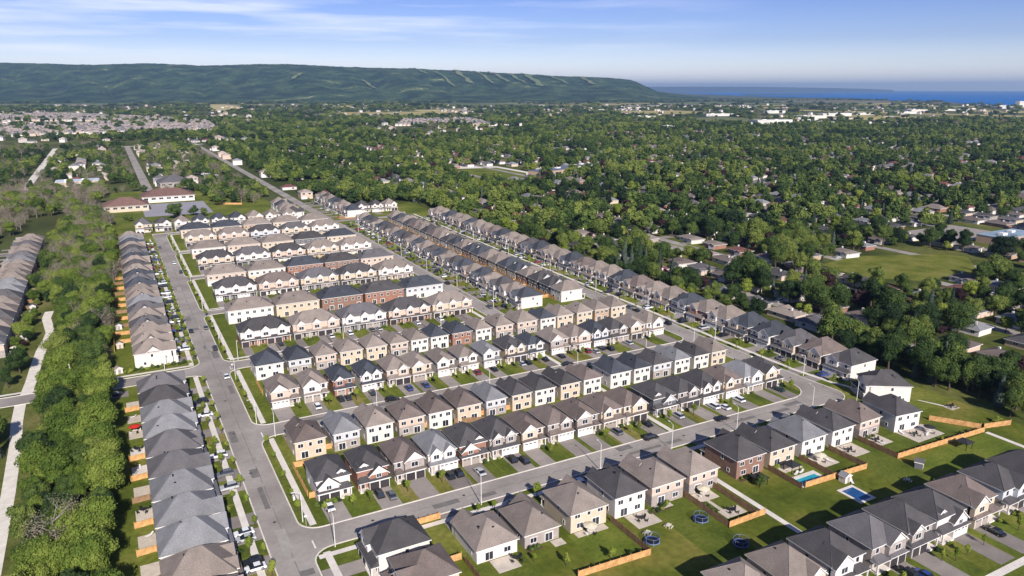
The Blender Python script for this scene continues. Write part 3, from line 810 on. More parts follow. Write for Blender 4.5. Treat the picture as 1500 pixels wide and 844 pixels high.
fa = span([(36.5, 45.5), (46.8, 55), (57, 64), (66.4, 74), (76, 83.8), (85, 92.3), (94.4, 101.5), (103.5, 110.5), (112.8, 120), (122.6, 131), (132.4, 139), (142, 150.5), (152, 160.3), (161.8, 170), (171, 179), (180.6, 188.6), (189.4, 197.4)],
          cc('TP0 TW0 DR2 DW1 TP2 TE0 TW0 TW2 GW0 CE1 DW2 TS0 TP0 DL1 CS2 TE0 TW0'))
row('S', 231.8, 11.2, fa, MR + 'north side of second street', 'detached houses north of the second street', 219.7,
    carspec={0: [], 1: [('white', 0, 1)], 2: [('black', 0, 0), ('black', 0, 0)], 3: [('black', 0, 0)], 4: [('blue', 0, 1)], 5: [('blue', 0, 1)], 6: [], 7: [('red', 0, 0)], 8: [('black', 0, 0)], 9: [('silver', 0, 0), ('black', 0, 0)], 10: [('black', 0, 0)]}, cars=.6)
ra = span([(36.5, 46), (48, 56), (57.7, 65.3), (66.8, 75.4), (77, 84.8), (86.4, 93.6), (95, 101.8), (103.2, 110.6), (112.4, 121), (122.8, 130), (132, 140.2), (142.2, 151.8), (153.4, 161), (162, 169.8), (172, 180), (181.4, 189), (190.2, 198.4)],
          cc('DW DL TP TE TE TP TW DW DR TW TP TP DW TE TE TN TE'))
row('N', 268.6, 10.6, ra, MR + 'south side of third street', 'detached houses south of the third street', 273.6, cars=.2)
# south side of the bending street, the row with the fenced back lawns
rc = span([(59.6, 69.6), (71.5, 80.6), (83.6, 94), (96.3, 105.4), (107.6, 117.4), (119.6, 129), (135.8, 145.8), (148, 157.6), (160.4, 170), (172.8, 182), (184.8, 193.8)],
          cc('TW TP TE CW TP TP CQ CE GW CW BP'))
rc = [(c_, w_, r_, a_, st_, h_) for (c_, w_, r_, a_), st_, h_ in zip(rc, (0, 0, 2, 1, 0, 2, 2, 0, 1, 0, 2), (3.4, 3.4, 4.9, 5.7, 5.5, 5.5, 5.5, 5.2, 5.3, 5.5, 5.5))]
row('N', 138.3, 12.2, rc, MR + 'south side of bending street', 'detached houses with fenced back lawns', 148.3, cars=.3)
house(204.5, 135.5, math.pi - .12, 10, 12, 'C', 'W', 'charcoal roof white house with a wide paved patio, inside the bend', 'detached houses with fenced back lawns', 2, s=1)
house(214.6, 147.6, -math.pi / 2 - R(32), 10, 13.5, 'C', 'W', 'charcoal roof white house set at an angle, outside the bend', 'houses east of the outer street', 0, s=1)
house(39.6, 137.3, 'W', 10, 11.5, 'C', 'W', 'charcoal roof white house with a porch, on the corner by the stop line', 'corner houses facing the main road', 2, s=-1)
house(41.2, 124.4, 'W', 10.5, 11, 'B', 'E', 'brown roof beige house facing the main road, south of the white corner house', 'corner houses facing the main road', 0, s=1)
driveway(40.2, 138.0, 'W', 4.5, 11); driveway(41.6, 121, 'W', 5, 12)
# the row along the lower edge of the view, fronts to the south
fc = span([(95.5, 105.5), (107.5, 117.8), (119.4, 130.6), (132.4, 143.2), (144.8, 153.8), (155.2, 165.8), (166.8, 179.6), (181.4, 192), (193.8, 204)],
          cc('TW0 TE2 CW0 KS0 CS2 CW3 BE0 CL0 CW2'))
row('S', 84.2, 11.2, fc, 'in the row facing the lowest street', 'houses facing the lowest street', 71.9,
    carspec={3: [('black', 0, 0), ('blue', 0, 1)], 4: [], 5: [], 6: [('black', 0, 0)]}, H=5.6)
# west of the main road
lrow = [(256.5 - 12.25 * i, 10.5, *c) for i, c in enumerate(cc('KL CL GW GL KL KE GW GE GL TE TW KE'))]
row('E', 12.2, 13.2, lrow, 'south of the side street, west of main road', 'houses west of the main road, south of the side street', 20.6, axis='y', cars=.75, sides=False)
l2 = [(296.5 + 11.7 * i, 10.0, *c) for i, c in enumerate(cc('TW0 TE TE KE TW KL GE TE TW DL KW DL TE CW TW DE KE CW TE DW GW TW'))]
row('E', 12.2, 13, l2, 'north of the side street, west of main road', 'houses west of the main road, north of the side street', 20.6, axis='y', cars=.8, sides=True)
# east of the outer street
he_c = cc('CW2 BE0 KE0 DW0 DE2 TW TR DW TE TP BE DE TW TE BW DW TE TP DE CW TE TW DE BE TW TW DE TE TP DW TE TW')
he = [(163.5 + 12.3 * i, 10.5, *c) for i, c in enumerate(he_c)]
row('W', 222.2, 13.5, he, 'from the bend, east side of outer street', 'houses east of the outer street', 209.8, axis='y', cars=.75, sides=True)
d1_c = cc('TW0 CK CK TR DE DN TE TR DE DR TE DE CW TP BE CW TE BE CE TW DE TE')
row('E', 196.8, 12, [(296.5 + 11.6 * i, 10.0, *c) for i, c in enumerate(d1_c)], 'from third street, west side of outer street', 'houses west of the outer street', 201.6, axis='y', cars=.2, sides=True)
d2_c = cc('DW0 TW CW TE DW TP DW CW TE DE CW TW DW TE CW DE TW CE DW TE CW DE TW')
row('W', 162.2, 11.5, [(295.5 + 11.4 * i, 9.6, *c) for i, c in enumerate(d2_c)], 'from third street, east side of through road', 'houses east of the through road', 151.2, axis='y', cars=.8)
# beyond the ravine wood
lf_c = cc('GP KE TW KW TE TN KE GL GL TN TP TR TR GL KL TE TN KE TE TE')
row('W', -58, 13.6, [(334 + 12.2 * i, 10.5, *c) for i, c in enumerate(lf_c)], 'in the row beyond the ravine wood', 'houses beyond the ravine wood', -68, axis='y', cars=0, yard=None, sides=True)
row('W', -58, 13.6, [(268 - 12.2 * i, 10.5, *c) for i, c in enumerate(cc('TE KW'))], 'south of the row beyond the ravine wood', 'houses beyond the ravine wood', -68, axis='y', cars=0, yard=None)
# top of the main road and along the through road
row('S', 590, 11.5, [(16 + 13 * i, 11.2, *c) for i, c in enumerate(cc('KE CW TW DW DW DW TE TW TW'))], 'facing down the head of the main road', 'houses north of the top street', 578.2, cars=.4, far=1)
row('W', 164, 12, [(588 + 13 * i, 11, *c) for i, c in enumerate(cc('DW TR TW DW DW TE CW TW'))], 'above the top street, east of through road', 'houses along the upper through road', 151.2, axis='y', cars=.4, far=1)
row('E', 131, 12, [(600 + 14 * i, 11, *c) for i, c in enumerate(cc('CW TW TE DW TW'))], 'above the top street, west of through road', 'houses along the upper through road', 143, axis='y', cars=.2, far=1)
row('S', 600, 11, [(183 + 12 * i, 10.5, *c) for i, c in enumerate(cc('CW CW TW'))], 'facing south at the top of the outer street', 'houses closing the outer street', 586, cars=.2, far=1)
occupy(0, 240, 560, 604); occupy(126, 182, 570, 720); occupy(-75, -43, 240, 600)

# ---------------------------------------------------------------- townhouse blocks
def town_walls(n, uw, d, H, front):
    b = MB(); w = n * uw
    b.box(-w / 2, w / 2, 0, d, 0, 2.9, 1, top=False); b.box(-w / 2, w / 2, 0, d, 2.9, H, 0, top=False)
    for i in range(n):
        c = -w / 2 + uw * (i + .5); s = 1 if i % 2 else -1
        b.box(c - 1.9, c + 1.9, -.8, .3, 2.9, H - .2, 0, top=False)
        b.poly([(c - 1.9, -.8, H - .2), (c + 1.9, -.8, H - .2), (c, -.8, H + 1.5)], 2)
        x0, x1 = sorted((c + s * .1, c + s * (uw / 2)))
        b.box(x0, x1, -1.2, .2, 0, 2.9, 1, top=False)
        b.box(c - s * (uw / 2 - .3) - .12, c - s * (uw / 2 - .3) + .12, -1.4, -1.16, 0, 2.8, 2)
    return b
def town_roof(n, uw, d, H):
    b = MB(); w = n * uw
    b.hip(-w / 2, w / 2, 0, d, H, .64, .35)
    for i in range(n):
        c = -w / 2 + uw * (i + .5); b.gable(c - 1.9, c + 1.9, -.8, 2.4, H - .2, 1.7, .22)
    b.shed(-w / 2 - .2, w / 2 + .2, -1.7, 0, 2.75, 3.5)
    return b
def townblock(x, y, face, n, roof, wall, accent, label, group, far):
    uw, d, H = 6.45, 11.5, 6.0; w = n * uw
    root = empty('townhouse_block', (x, y, 0), DIR[face]); tag(root, label, 'townhouses', group)
    put('wall', cached(('tw', n), lambda: town_walls(n, uw, d, H, 1), 3), [WALL[wall], WALL[accent], WALL['W' if wall != 'K' else 'L']], root)
    rf = put('roof', cached(('tr', n), lambda: town_roof(n, uw, d, H), 2), [ROOF[roof], TRIM], root)
    r2 = random.Random(int(x * 3 + y)); door = r2.choice((DOORB, DOORW, DOORB, DOORB, DOORT))
    for i in range(n):
        c = -w / 2 + uw * (i + .5); s = 1 if i % 2 else -1
        if face == 'S':
            put('garage_door', door_me(2.6, 2.2, 'garage'), [door, TRIM, GLASS], root, (c + s * 1.67, -1.203, .05))
            put('window', window_me(1.9, 1.3), [TRIM, GLASS], root, (c, -.803, 3.8))
            if far < 2: put('front_door', door_me(.95, 2.1, 'front'), [DOORB, TRIM, GLASS], root, (c - s * 1.3, -.003, .3))
        else:
            for a in (-1.5, 1.5): put('window', window_me(1.2, 1.2), [TRIM, GLASS], root, (c + a, d + .003, 3.7), math.pi)
            put('patio_door', door_me(1.8, 2.1, 'patio'), [DOORW, TRIM, GLASS], root, (c + s * 1.2, d + .003, .2), math.pi)
        if far < 2: put('vent_pipe', box_vent_me(), [BLACKM], rf, (c + 1, d * .7, H + d * .3 * .64 + .15))
    for sx in (-1, 1): put('window', window_me(.8, 1.1), [TRIM, GLASS], root, (sx * (w / 2 + .003), d * .5, 3.7), sx * math.pi / 2)
BL = {'s3': ('CWR TPS KWK CPR TEE', 'TWW TEE DQQ CRR DLW'), 's4': ('CWK BPW KEK CES TWP', 'TPW TWE DRR CQQ KPP CWW'),
      's5': ('CES KWK CPW TEN TWW', 'TWP TPW TEE CKW DEW'), 's6': ('TEW TPE CLK KES TWE', 'DEE DEE TNE TEP TWW')}
SN = {'s3': 'third', 's4': 'fourth', 's5': 'fifth', 's6': 'sixth', 's7': 'top'}
for si, k in enumerate(('s3', 's4', 's5', 's6')):
    y0 = RV[k][1]; nxt = ('s4', 's5', 's6', 's7')[si]; y1 = RV[nxt][0]
    for j, (codes, face, yf) in enumerate(((BL[k][0], 'S', y0 + 15.5), (BL[k][1], 'N', y1 - 7.5))):
        for i, t in enumerate(codes.split()[:5]):
            x = 47.2 + 20.7 * i
            where = ('north side of %s street' % SN[k]) if face == 'S' else ('south side of %s street' % SN[nxt])
            townblock(x, yf, face, 3, t[0], t[1], t[2], '%s roof %s townhouse block, %s from main road, %s' % (RN[t[0]], WN[t[1]], ORD[i], where),
                      'townhouse blocks, ' + where, 1 if si < 2 else 2)
            for u in range(3):
                c = x - 3 * 6.45 / 2 + 6.45 * (u + .5)
                if face == 'S':
                    s = 1 if u % 2 else -1
                    driveway(c + s * 1.67, yf - 1, 'S', 3.4, yf - 1 - y0)
                    r2 = random.Random(int(c * 9 + yf))
                    if r2.random() < .5 and si < 3:
                        col = r2.choice(COLS)
                        car(c + s * 1.67, yf - 4.6, math.pi / 2, col, '%s car at unit %s of the %s townhouse block, north side of %s street' % (col, ('one', 'two', 'three')[u], ORD[i], SN[k]))
                    if r2.random() < .8 and si < 3:
                        tree('shrub', c - s * 1.4, yf - 3.2, r2.uniform(1, 1.8), 'small green shrub between two townhouse driveways', 'shrubs before the townhouses', 'shrub')

# ---------------------------------------------------------------- fences, paths, back-garden things
def fence(x0, y0, x1, y1, label, group='board fences between the gardens', m=WOOD, h=1.7, name='board_fence', cat='fence'):
    L = math.hypot(x1 - x0, y1 - y0); b = MB(); n = max(1, int(L / 2.4))
    b.box(0, L, -.03, .03, .08, h, 0, bottom=True)
    for i in range(int(L / .3)):
        b.box(i * .3 + .02, i * .3 + .26, -.045, .045, .1, h + (.02 if i % 2 else 0), 0)
    root = put(name, b.mesh(name), [m]); root.location = (x0, y0, 0); root.rotation_euler = (0, 0, math.atan2(y1 - y0, x1 - x0))
    tag(root, label, cat, group)
    p = cached('fence_post', lambda: (lambda q_: (q_.box(-.07, .07, -.07, .07, 0, 2.0), q_)[1])(MB()), 1)
    for i in range(n + 1): put('post', p, [m], root, (L * i / n, 0, 0))
    return root
G1 = 'fences along the back lawns'
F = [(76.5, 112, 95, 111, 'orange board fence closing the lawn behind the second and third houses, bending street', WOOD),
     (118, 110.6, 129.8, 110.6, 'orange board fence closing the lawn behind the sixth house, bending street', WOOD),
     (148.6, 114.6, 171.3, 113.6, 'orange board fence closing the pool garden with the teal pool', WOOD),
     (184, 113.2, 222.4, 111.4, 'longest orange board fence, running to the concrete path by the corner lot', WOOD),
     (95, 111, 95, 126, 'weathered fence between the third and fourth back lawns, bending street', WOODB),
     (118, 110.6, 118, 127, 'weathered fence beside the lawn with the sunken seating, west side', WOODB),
     (127.6, 111, 127.6, 127, 'long fence coloured brown as if shaded, along the west edge of the garden path', WOODB),  # shade on this fence is put into its brown wood colour
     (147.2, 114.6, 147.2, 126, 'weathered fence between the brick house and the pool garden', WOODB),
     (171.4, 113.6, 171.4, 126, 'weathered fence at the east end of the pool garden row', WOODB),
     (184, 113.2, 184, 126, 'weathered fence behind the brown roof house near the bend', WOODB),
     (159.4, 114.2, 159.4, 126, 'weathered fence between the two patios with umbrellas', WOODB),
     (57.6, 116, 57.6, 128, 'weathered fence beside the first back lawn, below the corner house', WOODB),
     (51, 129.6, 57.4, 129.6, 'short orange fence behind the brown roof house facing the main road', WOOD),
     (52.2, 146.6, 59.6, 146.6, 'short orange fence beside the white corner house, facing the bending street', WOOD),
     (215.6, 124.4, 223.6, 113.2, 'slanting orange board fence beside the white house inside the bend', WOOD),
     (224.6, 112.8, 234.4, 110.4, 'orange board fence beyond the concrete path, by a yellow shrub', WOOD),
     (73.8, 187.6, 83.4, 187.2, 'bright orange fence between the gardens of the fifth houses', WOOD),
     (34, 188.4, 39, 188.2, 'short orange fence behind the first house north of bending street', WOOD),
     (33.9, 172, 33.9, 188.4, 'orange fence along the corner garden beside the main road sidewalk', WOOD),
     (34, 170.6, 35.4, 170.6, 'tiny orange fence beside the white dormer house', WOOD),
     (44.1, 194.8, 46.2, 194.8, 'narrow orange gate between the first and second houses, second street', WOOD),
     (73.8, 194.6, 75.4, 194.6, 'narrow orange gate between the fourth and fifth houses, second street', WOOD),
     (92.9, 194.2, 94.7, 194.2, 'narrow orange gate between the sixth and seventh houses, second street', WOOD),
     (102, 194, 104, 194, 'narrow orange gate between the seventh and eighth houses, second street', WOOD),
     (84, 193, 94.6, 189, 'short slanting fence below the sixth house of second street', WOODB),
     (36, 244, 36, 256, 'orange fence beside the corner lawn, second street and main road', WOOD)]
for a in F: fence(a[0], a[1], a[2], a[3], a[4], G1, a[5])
for i, y in enumerate([262.4 - 12.25 * k for k in range(10)]):
    if i in (0, 2, 3): continue
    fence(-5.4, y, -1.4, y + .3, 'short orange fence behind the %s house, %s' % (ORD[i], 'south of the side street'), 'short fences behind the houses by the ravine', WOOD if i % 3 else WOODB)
for i, y in enumerate([302.2 + 11.7 * k for k in range(20)]):
    if i in (0, 1, 13, 16): continue
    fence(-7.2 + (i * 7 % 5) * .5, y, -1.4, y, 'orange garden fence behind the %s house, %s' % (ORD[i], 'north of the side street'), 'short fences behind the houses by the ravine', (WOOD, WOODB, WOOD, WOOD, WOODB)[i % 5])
fence(-7.3, 314, -7.3, 545, 'long orange fence along the edge of the ravine wood, north of side street', 'long back fences')
fence(184, 296, 184, 548, 'long orange fence between the outer street and through road gardens', 'long back fences')
for i in range(20):
    y = 302.2 + 11.6 * i
    if i % 3 == 1: continue
    fence(174.5, y, 184, y, 'orange cross fence between the %s pair of gardens, through road' % ORD[i], 'cross fences of the through road gardens')
fence(81, 706, 100, 695, 'orange fence on bare soil beyond the top street')
def paved(x0, x1, y0, y1, m=CONCD, name='patio', z=.05):
    b = MB(); b.box(x0, x1, y0, y1, 0, z); o = put(name, b.mesh(name), [m]); return tag(o, kind='structure')
for (a, b, c, d_) in ((62.5, 68, 121.2, 126), (78, 81, 123.6, 126), (84.5, 93, 124, 126.1), (99, 106, 120.2, 126.1), (108, 113, 124.4, 126.1), (120, 126, 122, 126.1), (159.6, 168, 119.5, 126), (150, 157, 122.5, 126), (173, 181, 119.5, 126), (185, 192.5, 120.4, 126), (198.5, 211, 116.5, 124)):
    paved(a, b, c, d_)
for i, y in enumerate([256.5 - 12.25 * k for k in range(10)]): paved(-5, -1.1, y - 3.5, y + 2, CONC if i in (3, 4) else CONCD)
paved(121.5, 122.5, 117, 122); paved(120.6, 127, 113.6, 117)
sheet('sidewalk', [(226.8, 136.2), (227.6, 135.6), (230.6, 129), (229.8, 128.6)], .03, CONC); paved(229.4, 233.4, 125.4, 128.6)
# garden furniture
def patio_set(x, y, label, um=None):
    root = empty('garden_table_set', (x, y, .05)); tag(root, label, 'garden furniture', 'garden tables on the patios')
    def tb():
        b = MB(); b.tube([(0, 0, .7), (0, 0, .75)], .8, 12); b.tube([(0, 0, 0), (0, 0, .7)], .06, 6); return b
    def ch():
        b = MB(); b.box(-.25, .25, -.25, .25, .38, .46); b.box(-.25, .25, .2, .27, .46, .95)
        for a in (-.2, .2):
            for c in (-.2, .2): b.box(a - .03, a + .03, c - .03, c + .03, 0, .38)
        return b
    put('table', cached('gt', tb, 1), [BLACKM if um is None else CONC], root)
    for i in range(4):
        a = math.pi / 2 * i + .4; put('chair', cached('gc', ch, 1), [BLACKM if um is None or i % 2 else TRIM], root, (math.cos(a) * 1.35, math.sin(a) * 1.35, 0), a - math.pi / 2)
    if um:
        def ub():
            b = MB(); k = 8; r = 1.7
            b.tube([(0, 0, .75), (0, 0, 2.5)], .03, 5)
            for i in range(k):
                a, c = 2 * math.pi * i / k, 2 * math.pi * (i + 1) / k
                b.poly([(math.cos(a) * r, math.sin(a) * r, 2.05), (math.cos(c) * r, math.sin(c) * r, 2.05), (0, 0, 2.6)])
            return b
        put('umbrella', cached('um', ub, 1), [um], root)
UMC = mat('umbrella_cream', (.6, .55, .42), 0.8, 0.05); UMD = mat('umbrella_dark', (.03, .03, .035), 0.8, 0.1); REDC = mat('red_cloth', (.5, .03, .02), 0.8, 0.1)
patio_set(68, 123.6, 'dark garden table with chairs on the first patio, bending street')
patio_set(88, 124.4, 'pale garden table under a cream umbrella behind the third house', UMC)
patio_set(102, 123, 'garden table with chairs behind the white house with charcoal roof')
patio_set(122.6, 124.4, 'garden table under a cream umbrella behind the sixth house, bending street', UMC)
patio_set(163.5, 122.5, 'garden table with pale umbrella on the wide patio east of the pool', UMC)
patio_set(176, 122.6, 'garden table on the patio behind the tenth house, bending street')
patio_set(188.5, 123, 'garden table on the patio behind the brown roof house near the bend')
patio_set(202, 120, 'dark garden table on the wide patio inside the bend'); patio_set(207, 119, 'garden table under a dark umbrella on the patio inside the bend', UMD)
patio_set(231.4, 127, 'table and chairs on the small square slab below the angled house')
patio_set(123.8, 115.3, 'garden table on the sunken square slab at the end of a narrow path')
patio_set(-3.2, 233, 'garden table under a red umbrella behind the third house, side street', REDC)
patio_set(-3.2, 220, 'garden table with chairs on the grey patio beside the ravine wood')
patio_set(-3.2, 184, 'garden table behind the seventh house south of the side street')
def trampoline(x, y, label):
    root = empty('trampoline', (x, y, 0)); root.scale = (.86, .86, .86); tag(root, label, 'trampoline', 'blue trampolines on the back lawns')
    def fr():
        b = MB(); r = 2.0; b.ring(0, 0, .8, r, .07); b.ring(0, 0, 2.15, r, .03)
        for i in range(6):
            a = i * math.pi / 3; b.tube([(math.cos(a) * r, math.sin(a) * r, 0), (math.cos(a) * r, math.sin(a) * r, 2.15)], .035, 5)
        return b
    def pad():
        b = MB(); k = 24
        for i in range(k):
            a, c = 2 * math.pi * i / k, 2 * math.pi * (i + 1) / k
            b.poly([(math.cos(a) * 1.65, math.sin(a) * 1.65, .84), (math.cos(a) * 2, math.sin(a) * 2, .84), (math.cos(c) * 2, math.sin(c) * 2, .84), (math.cos(c) * 1.65, math.sin(c) * 1.65, .84)])
        return b
    def net():
        b = MB(); k = 24; b.poly([(math.cos(2 * math.pi * i / k) * 1.65, math.sin(2 * math.pi * i / k) * 1.65, .83) for i in range(k)]); return b
    def mesh_():
        b = MB(); k = 40
        for i in range(k):
            a = 2 * math.pi * i / k; b.tube([(math.cos(a) * 1.98, math.sin(a) * 1.98, .85), (math.cos(a) * 1.98, math.sin(a) * 1.98, 2.15)], .02, 3, caps=False)
        for z in (1.1, 1.35, 1.6, 1.85): b.ring(0, 0, z, 1.98, .02, 24)
        return b
    put('frame', cached('trf', fr, 1), [mat('pale_blue_tube', (.22, .3, .52), .4) if 'PBT' not in CACHE else CACHE['PBT']], root)
    put('pad', cached('trp', pad, 1), [BLUEP], root); put('mat', cached('trn', net, 1), [NETM], root); put('safety_net', cached('trm', mesh_, 1), [BLACKM], root)
trampoline(114, 115.8, 'blue trampoline beside the weathered fence, below the fifth house')
trampoline(98.2, 114.4, 'blue trampoline at the corner of the orange fence, behind the fourth house')
trampoline(115.2, 104, 'blue trampoline on the open lawn, furthest from any fence')
def pool(x0, x1, y0, y1, label, wm, deck):
    root = empty('swimming_pool', ((x0 + x1) / 2, (y0 + y1) / 2, 0)); tag(root, label, 'pool', 'garden pools')
    a, b_ = (x1 - x0) / 2, (y1 - y0) / 2; e = deck
    m = MB(); 
    for (p, q_, r, s) in ((-a - e, a + e, -b_ - e, -b_), (-a - e, a + e, b_, b_ + e), (-a - e, -a, -b_, b_), (a, a + e, -b_, b_)): m.box(p, q_, r, s, 0, .12)
    put('deck', m.mesh('pool_deck'), [CONC], root)
    m = MB(); m.poly([(-a, -b_, .06), (a, -b_, .06), (a, b_, .06), (-a, b_, .06)]); put('water', m.mesh('pool_water'), [wm], root)
pool(149.5, 156.5, 116.2, 118.6, 'teal swimming pool with a white deck beside the orange fence', WATERP, 1.3)
pool(155.4, 159.6, 103.4, 109, 'dark blue swimming pool with a pale surround, half in shade', WATERD, .8)
pool(171, 176, 96.6, 99.6, 'dark pool in the shade behind the brown roof house', WATERD, .8)
def gazebo(x, y, label, m=None):
    root = empty('gazebo', (x, y, 0)); tag(root, label, 'gazebo', 'garden gazebos')
    def ps():
        b = MB()
        for a in (-1.4, 1.4):
            for c in (-1.4, 1.4): b.box(a - .07, a + .07, c - .07, c + .07, 0, 2.2)
        return b
    def rf():
        b = MB(); b.hip(-1.5, 1.5, -1.5, 1.5, 2.2, .5, .25, 0, 0); return b
    put('frame', cached('gzf', ps, 1), [BLACKM], root); put('roof', cached('gzr', rf, 1), [m or UMD], root)
gazebo(206.8, 108.2, 'dark roofed gazebo standing on the open lawn near the longest orange fence')
gazebo(152.4, 122.6, 'dark roofed gazebo beside the teal pool')
gazebo(139.6, 121.8, 'dark gazebo behind the brown brick house beside the garden path')
def shed(x, y, rot, label, wall='L', roof='K', w=2.4, d=2.0):
    root = empty('garden_shed', (x, y, 0), rot); tag(root, label, 'shed', 'garden sheds')
    b = MB(); b.box(-w / 2, w / 2, -d / 2, d / 2, 0, 1.9, 0, top=False); b.poly([(-w / 2, -d / 2, 1.9), (w / 2, -d / 2, 1.9), (0, -d / 2, 2.6)]); b.poly([(w / 2, d / 2, 1.9), (-w / 2, d / 2, 1.9), (0, d / 2, 2.6)])
    put('wall', b.mesh('shed_wall'), [WALL[wall]], root)
    b = MB(); b.gable(-w / 2, w / 2, -d / 2, d / 2 + .2, 1.9, .7, .2); put('roof', b.mesh('shed_roof'), [ROOF[roof], TRIM], root)
    put('door', door_me(.95, 1.7, 'front'), [DOORT, TRIM, GLASS], root, (0, -d / 2 - .003, .05))
shed(-6.5, 289.5, .3, 'small pale shed beside the side street, on the lawn below the white house', 'W', 'F')
shed(-24, 262, .2, 'small pale shed in the ravine wood, below the side street', 'W', 'K')
shed(160.5, 112, 0, 'small white shed beside the dark blue pool', 'W', 'G'); shed(184.8, 107.4, .5, 'small dark shed below the longest orange fence', 'K', 'K')
shed(-5.2, 347, 0, 'garden shed behind the fifth house north of the side street', 'L', 'K'); shed(-5.4, 320, 0, 'garden shed behind the third house north of the side street', 'E', 'T')
def playhouse(x, y, label):
    root = empty('play_table', (x, y, 0), .5); tag(root, label, 'play furniture', 'pale play things on the back lawns')
    b = MB(); b.box(-.7, .7, -.5, .5, .65, .75, bottom=True)
    for a in (-.6, .6):
        for c in (-.4, .4): b.box(a - .06, a + .06, c - .06, c + .06, 0, .65)
    for c in (-.85, .85): b.box(-.7, .7, c - .15, c + .15, .35, .42, bottom=True)
    put('top', b.mesh('play_table'), [UMC], root)
playhouse(105.6, 117.5, 'pale play table on the open lawn behind the fourth house')
playhouse(99.4, 117.6, 'pale garden table near the blue trampoline by the orange fence corner')
playhouse(60.6, 133.8, 'cream slide-like play table on the lawn beside the corner house')
playhouse(175, 104, 'pale seat on the shaded lawn behind the lowest row')

MULCH = mat('garden_soil', (.09, .06, .04), .95, .2, 1.5, fine=.2)
gr = random.Random(21)
def bed(x0, x1, y0, y1, n, where):
    rect('garden_bed', x0, x1, y0, y1, .03, MULCH)
    for k in range(n): tree('shrub', gr.uniform(x0 + .3, x1 - .3), gr.uniform(y0 + .2, y1 - .2), gr.uniform(.6, 1.5), 'small shrub in a garden bed ' + where, 'shrubs in the garden beds ' + where, 'shrub')
for x0, x1 in ((71.5, 75.5), (108.5, 112), (136, 143), (148, 151), (160, 163), (186, 190)): bed(x0, x1, 124.6, 125.8, 4, 'along the back walls')
bed(118.6, 119.6, 112, 124, 7, 'along a weathered fence'); bed(171.8, 173, 115, 124, 6, 'along a weathered fence'); bed(77, 94, 112.4, 113.4, 4, 'along the orange fence')
bed(185, 220, 113.6, 114.6, 8, 'along the orange fence'); bed(104, 112, 123.6, 125.4, 6, 'along the back walls')
def bench(x, y, a, label):
    root = empty('sun_lounger', (x, y, 0), a); tag(root, label, 'lounger', 'loungers on the back lawns and patios')
    b = MB(); b.box(-.9, .5, -.3, .3, .28, .36, bottom=True); b.poly([(.5, -.3, .36), (.5, .3, .36), (1.05, .3, .8), (1.05, -.3, .8)]); put('seat', b.mesh('lounger_seat'), [TRIM], root)
    b = MB()
    for i in (-.8, .4):
        for j in (-.25, .25): b.box(i - .03, i + .03, j - .03, j + .03, 0, .28)
    put('frame', b.mesh('lounger_frame'), [BLACKM], root)
for i, (x, y, a) in enumerate(((152, 120.6, .3), (154, 120.6, .2), (161.5, 110.6, 1), (166, 121, 2), (205, 118.2, .5), (199.6, 122.6, 1.2), (188.6, 121.2, 2.2), (109.5, 124.9, .7), (-3.4, 245, .2), (-3, 208, 1.7), (-2.6, 172, .4))):
    bench(x, y, a, ('pale lounger on the deck of the teal pool, west one', 'pale lounger on the deck of the teal pool, east one', 'pale lounger on the lawn by the small white shed', 'pale lounger on the wide patio east of the pool',
        'pale lounger on the wide patio inside the bend, east part', 'pale lounger on the wide patio inside the bend, west part', 'pale lounger behind the brown roof house near the bend', 'pale lounger on the small slab behind the fifth house, bending street',
        'pale lounger behind the second house, south of the side street', 'pale lounger behind the fifth house, south of the side street', 'pale lounger behind the eighth house, south of the side street')[i])
for i in range(18):
    y = 334 + 12.2 * i; k = i % 4
    fence(-44, y + 6, -38.6, y + 6, 'weathered fence behind the %s house in the row beyond the ravine wood' % ORD[i], 'fences behind the western row', WOODB)
    if k != 3: paved(-44.2, -40.5, y - 3, y + 2.5, CONC if k else CONCD)
    if k == 0: patio_set(-42, y, 'garden table behind the %s house in the row beyond the ravine wood' % ORD[i], UMC)
    if k == 1: shed(-40, y + 4, 0, 'small shed behind the %s house in the row beyond the ravine wood' % ORD[i], 'L', 'K')
    if k == 2: patio_set(-42, y, 'garden table behind the %s house in the row beyond the ravine wood' % ORD[i])
# ---------------------------------------------------------------- lamp posts
LG = 'street lamps along the estate streets'
def lamp(x, y, a, label):
    if not seen(x, y, 2): return
    root = empty('street_lamp', (x, y, 0), a); tag(root, label, 'street lamp', LG)
    def p():
        b = MB(); b.tube([(0, 0, 0), (0, 0, 7.9)], [.13, .075], 8); return b
    def ar():
        b = MB(); b.tube([(0, 0, 7.6), (.7, 0, 8.15), (1.7, 0, 8.3)], .045, 6); return b
    def hd():
        b = MB(); b.box(1.5, 2.2, -.15, .15, 8.22, 8.36, bottom=True); return b
    put('pole', cached('lp', p, 1), [METAL], root); put('arm', cached('la', ar, 1), [METAL], root); put('lamp_head', cached('lh', hd, 1), [METAL], root)
for i, y in enumerate([161, 222, 263, 305, 362, 415, 470, 525]): lamp(30.1, y, math.pi, 'pale street lamp, %s up the main road, on its east verge' % ORD[i])
for i, x in enumerate([34.2, 71, 107, 131.8, 157, 190]): lamp(x, 147.4, math.pi / 2, 'pale street lamp, %s along the south kerb of bending street' % ORD[i])
for i, x in enumerate([33.4, 65, 105, 140.8, 172, 196]): lamp(x, 210.2, math.pi / 2, 'pale street lamp, %s along the south kerb of second street' % ORD[i])
for i, x in enumerate([34, 75, 118]): lamp(x, 283.1, -math.pi / 2, 'pale street lamp, %s along the north kerb of third street' % ORD[i])
for i, y in enumerate([169, 214, 258, 300, 345, 395, 445]): lamp(211, y, math.pi, 'pale street lamp, %s along the east kerb of outer street' % ORD[i])
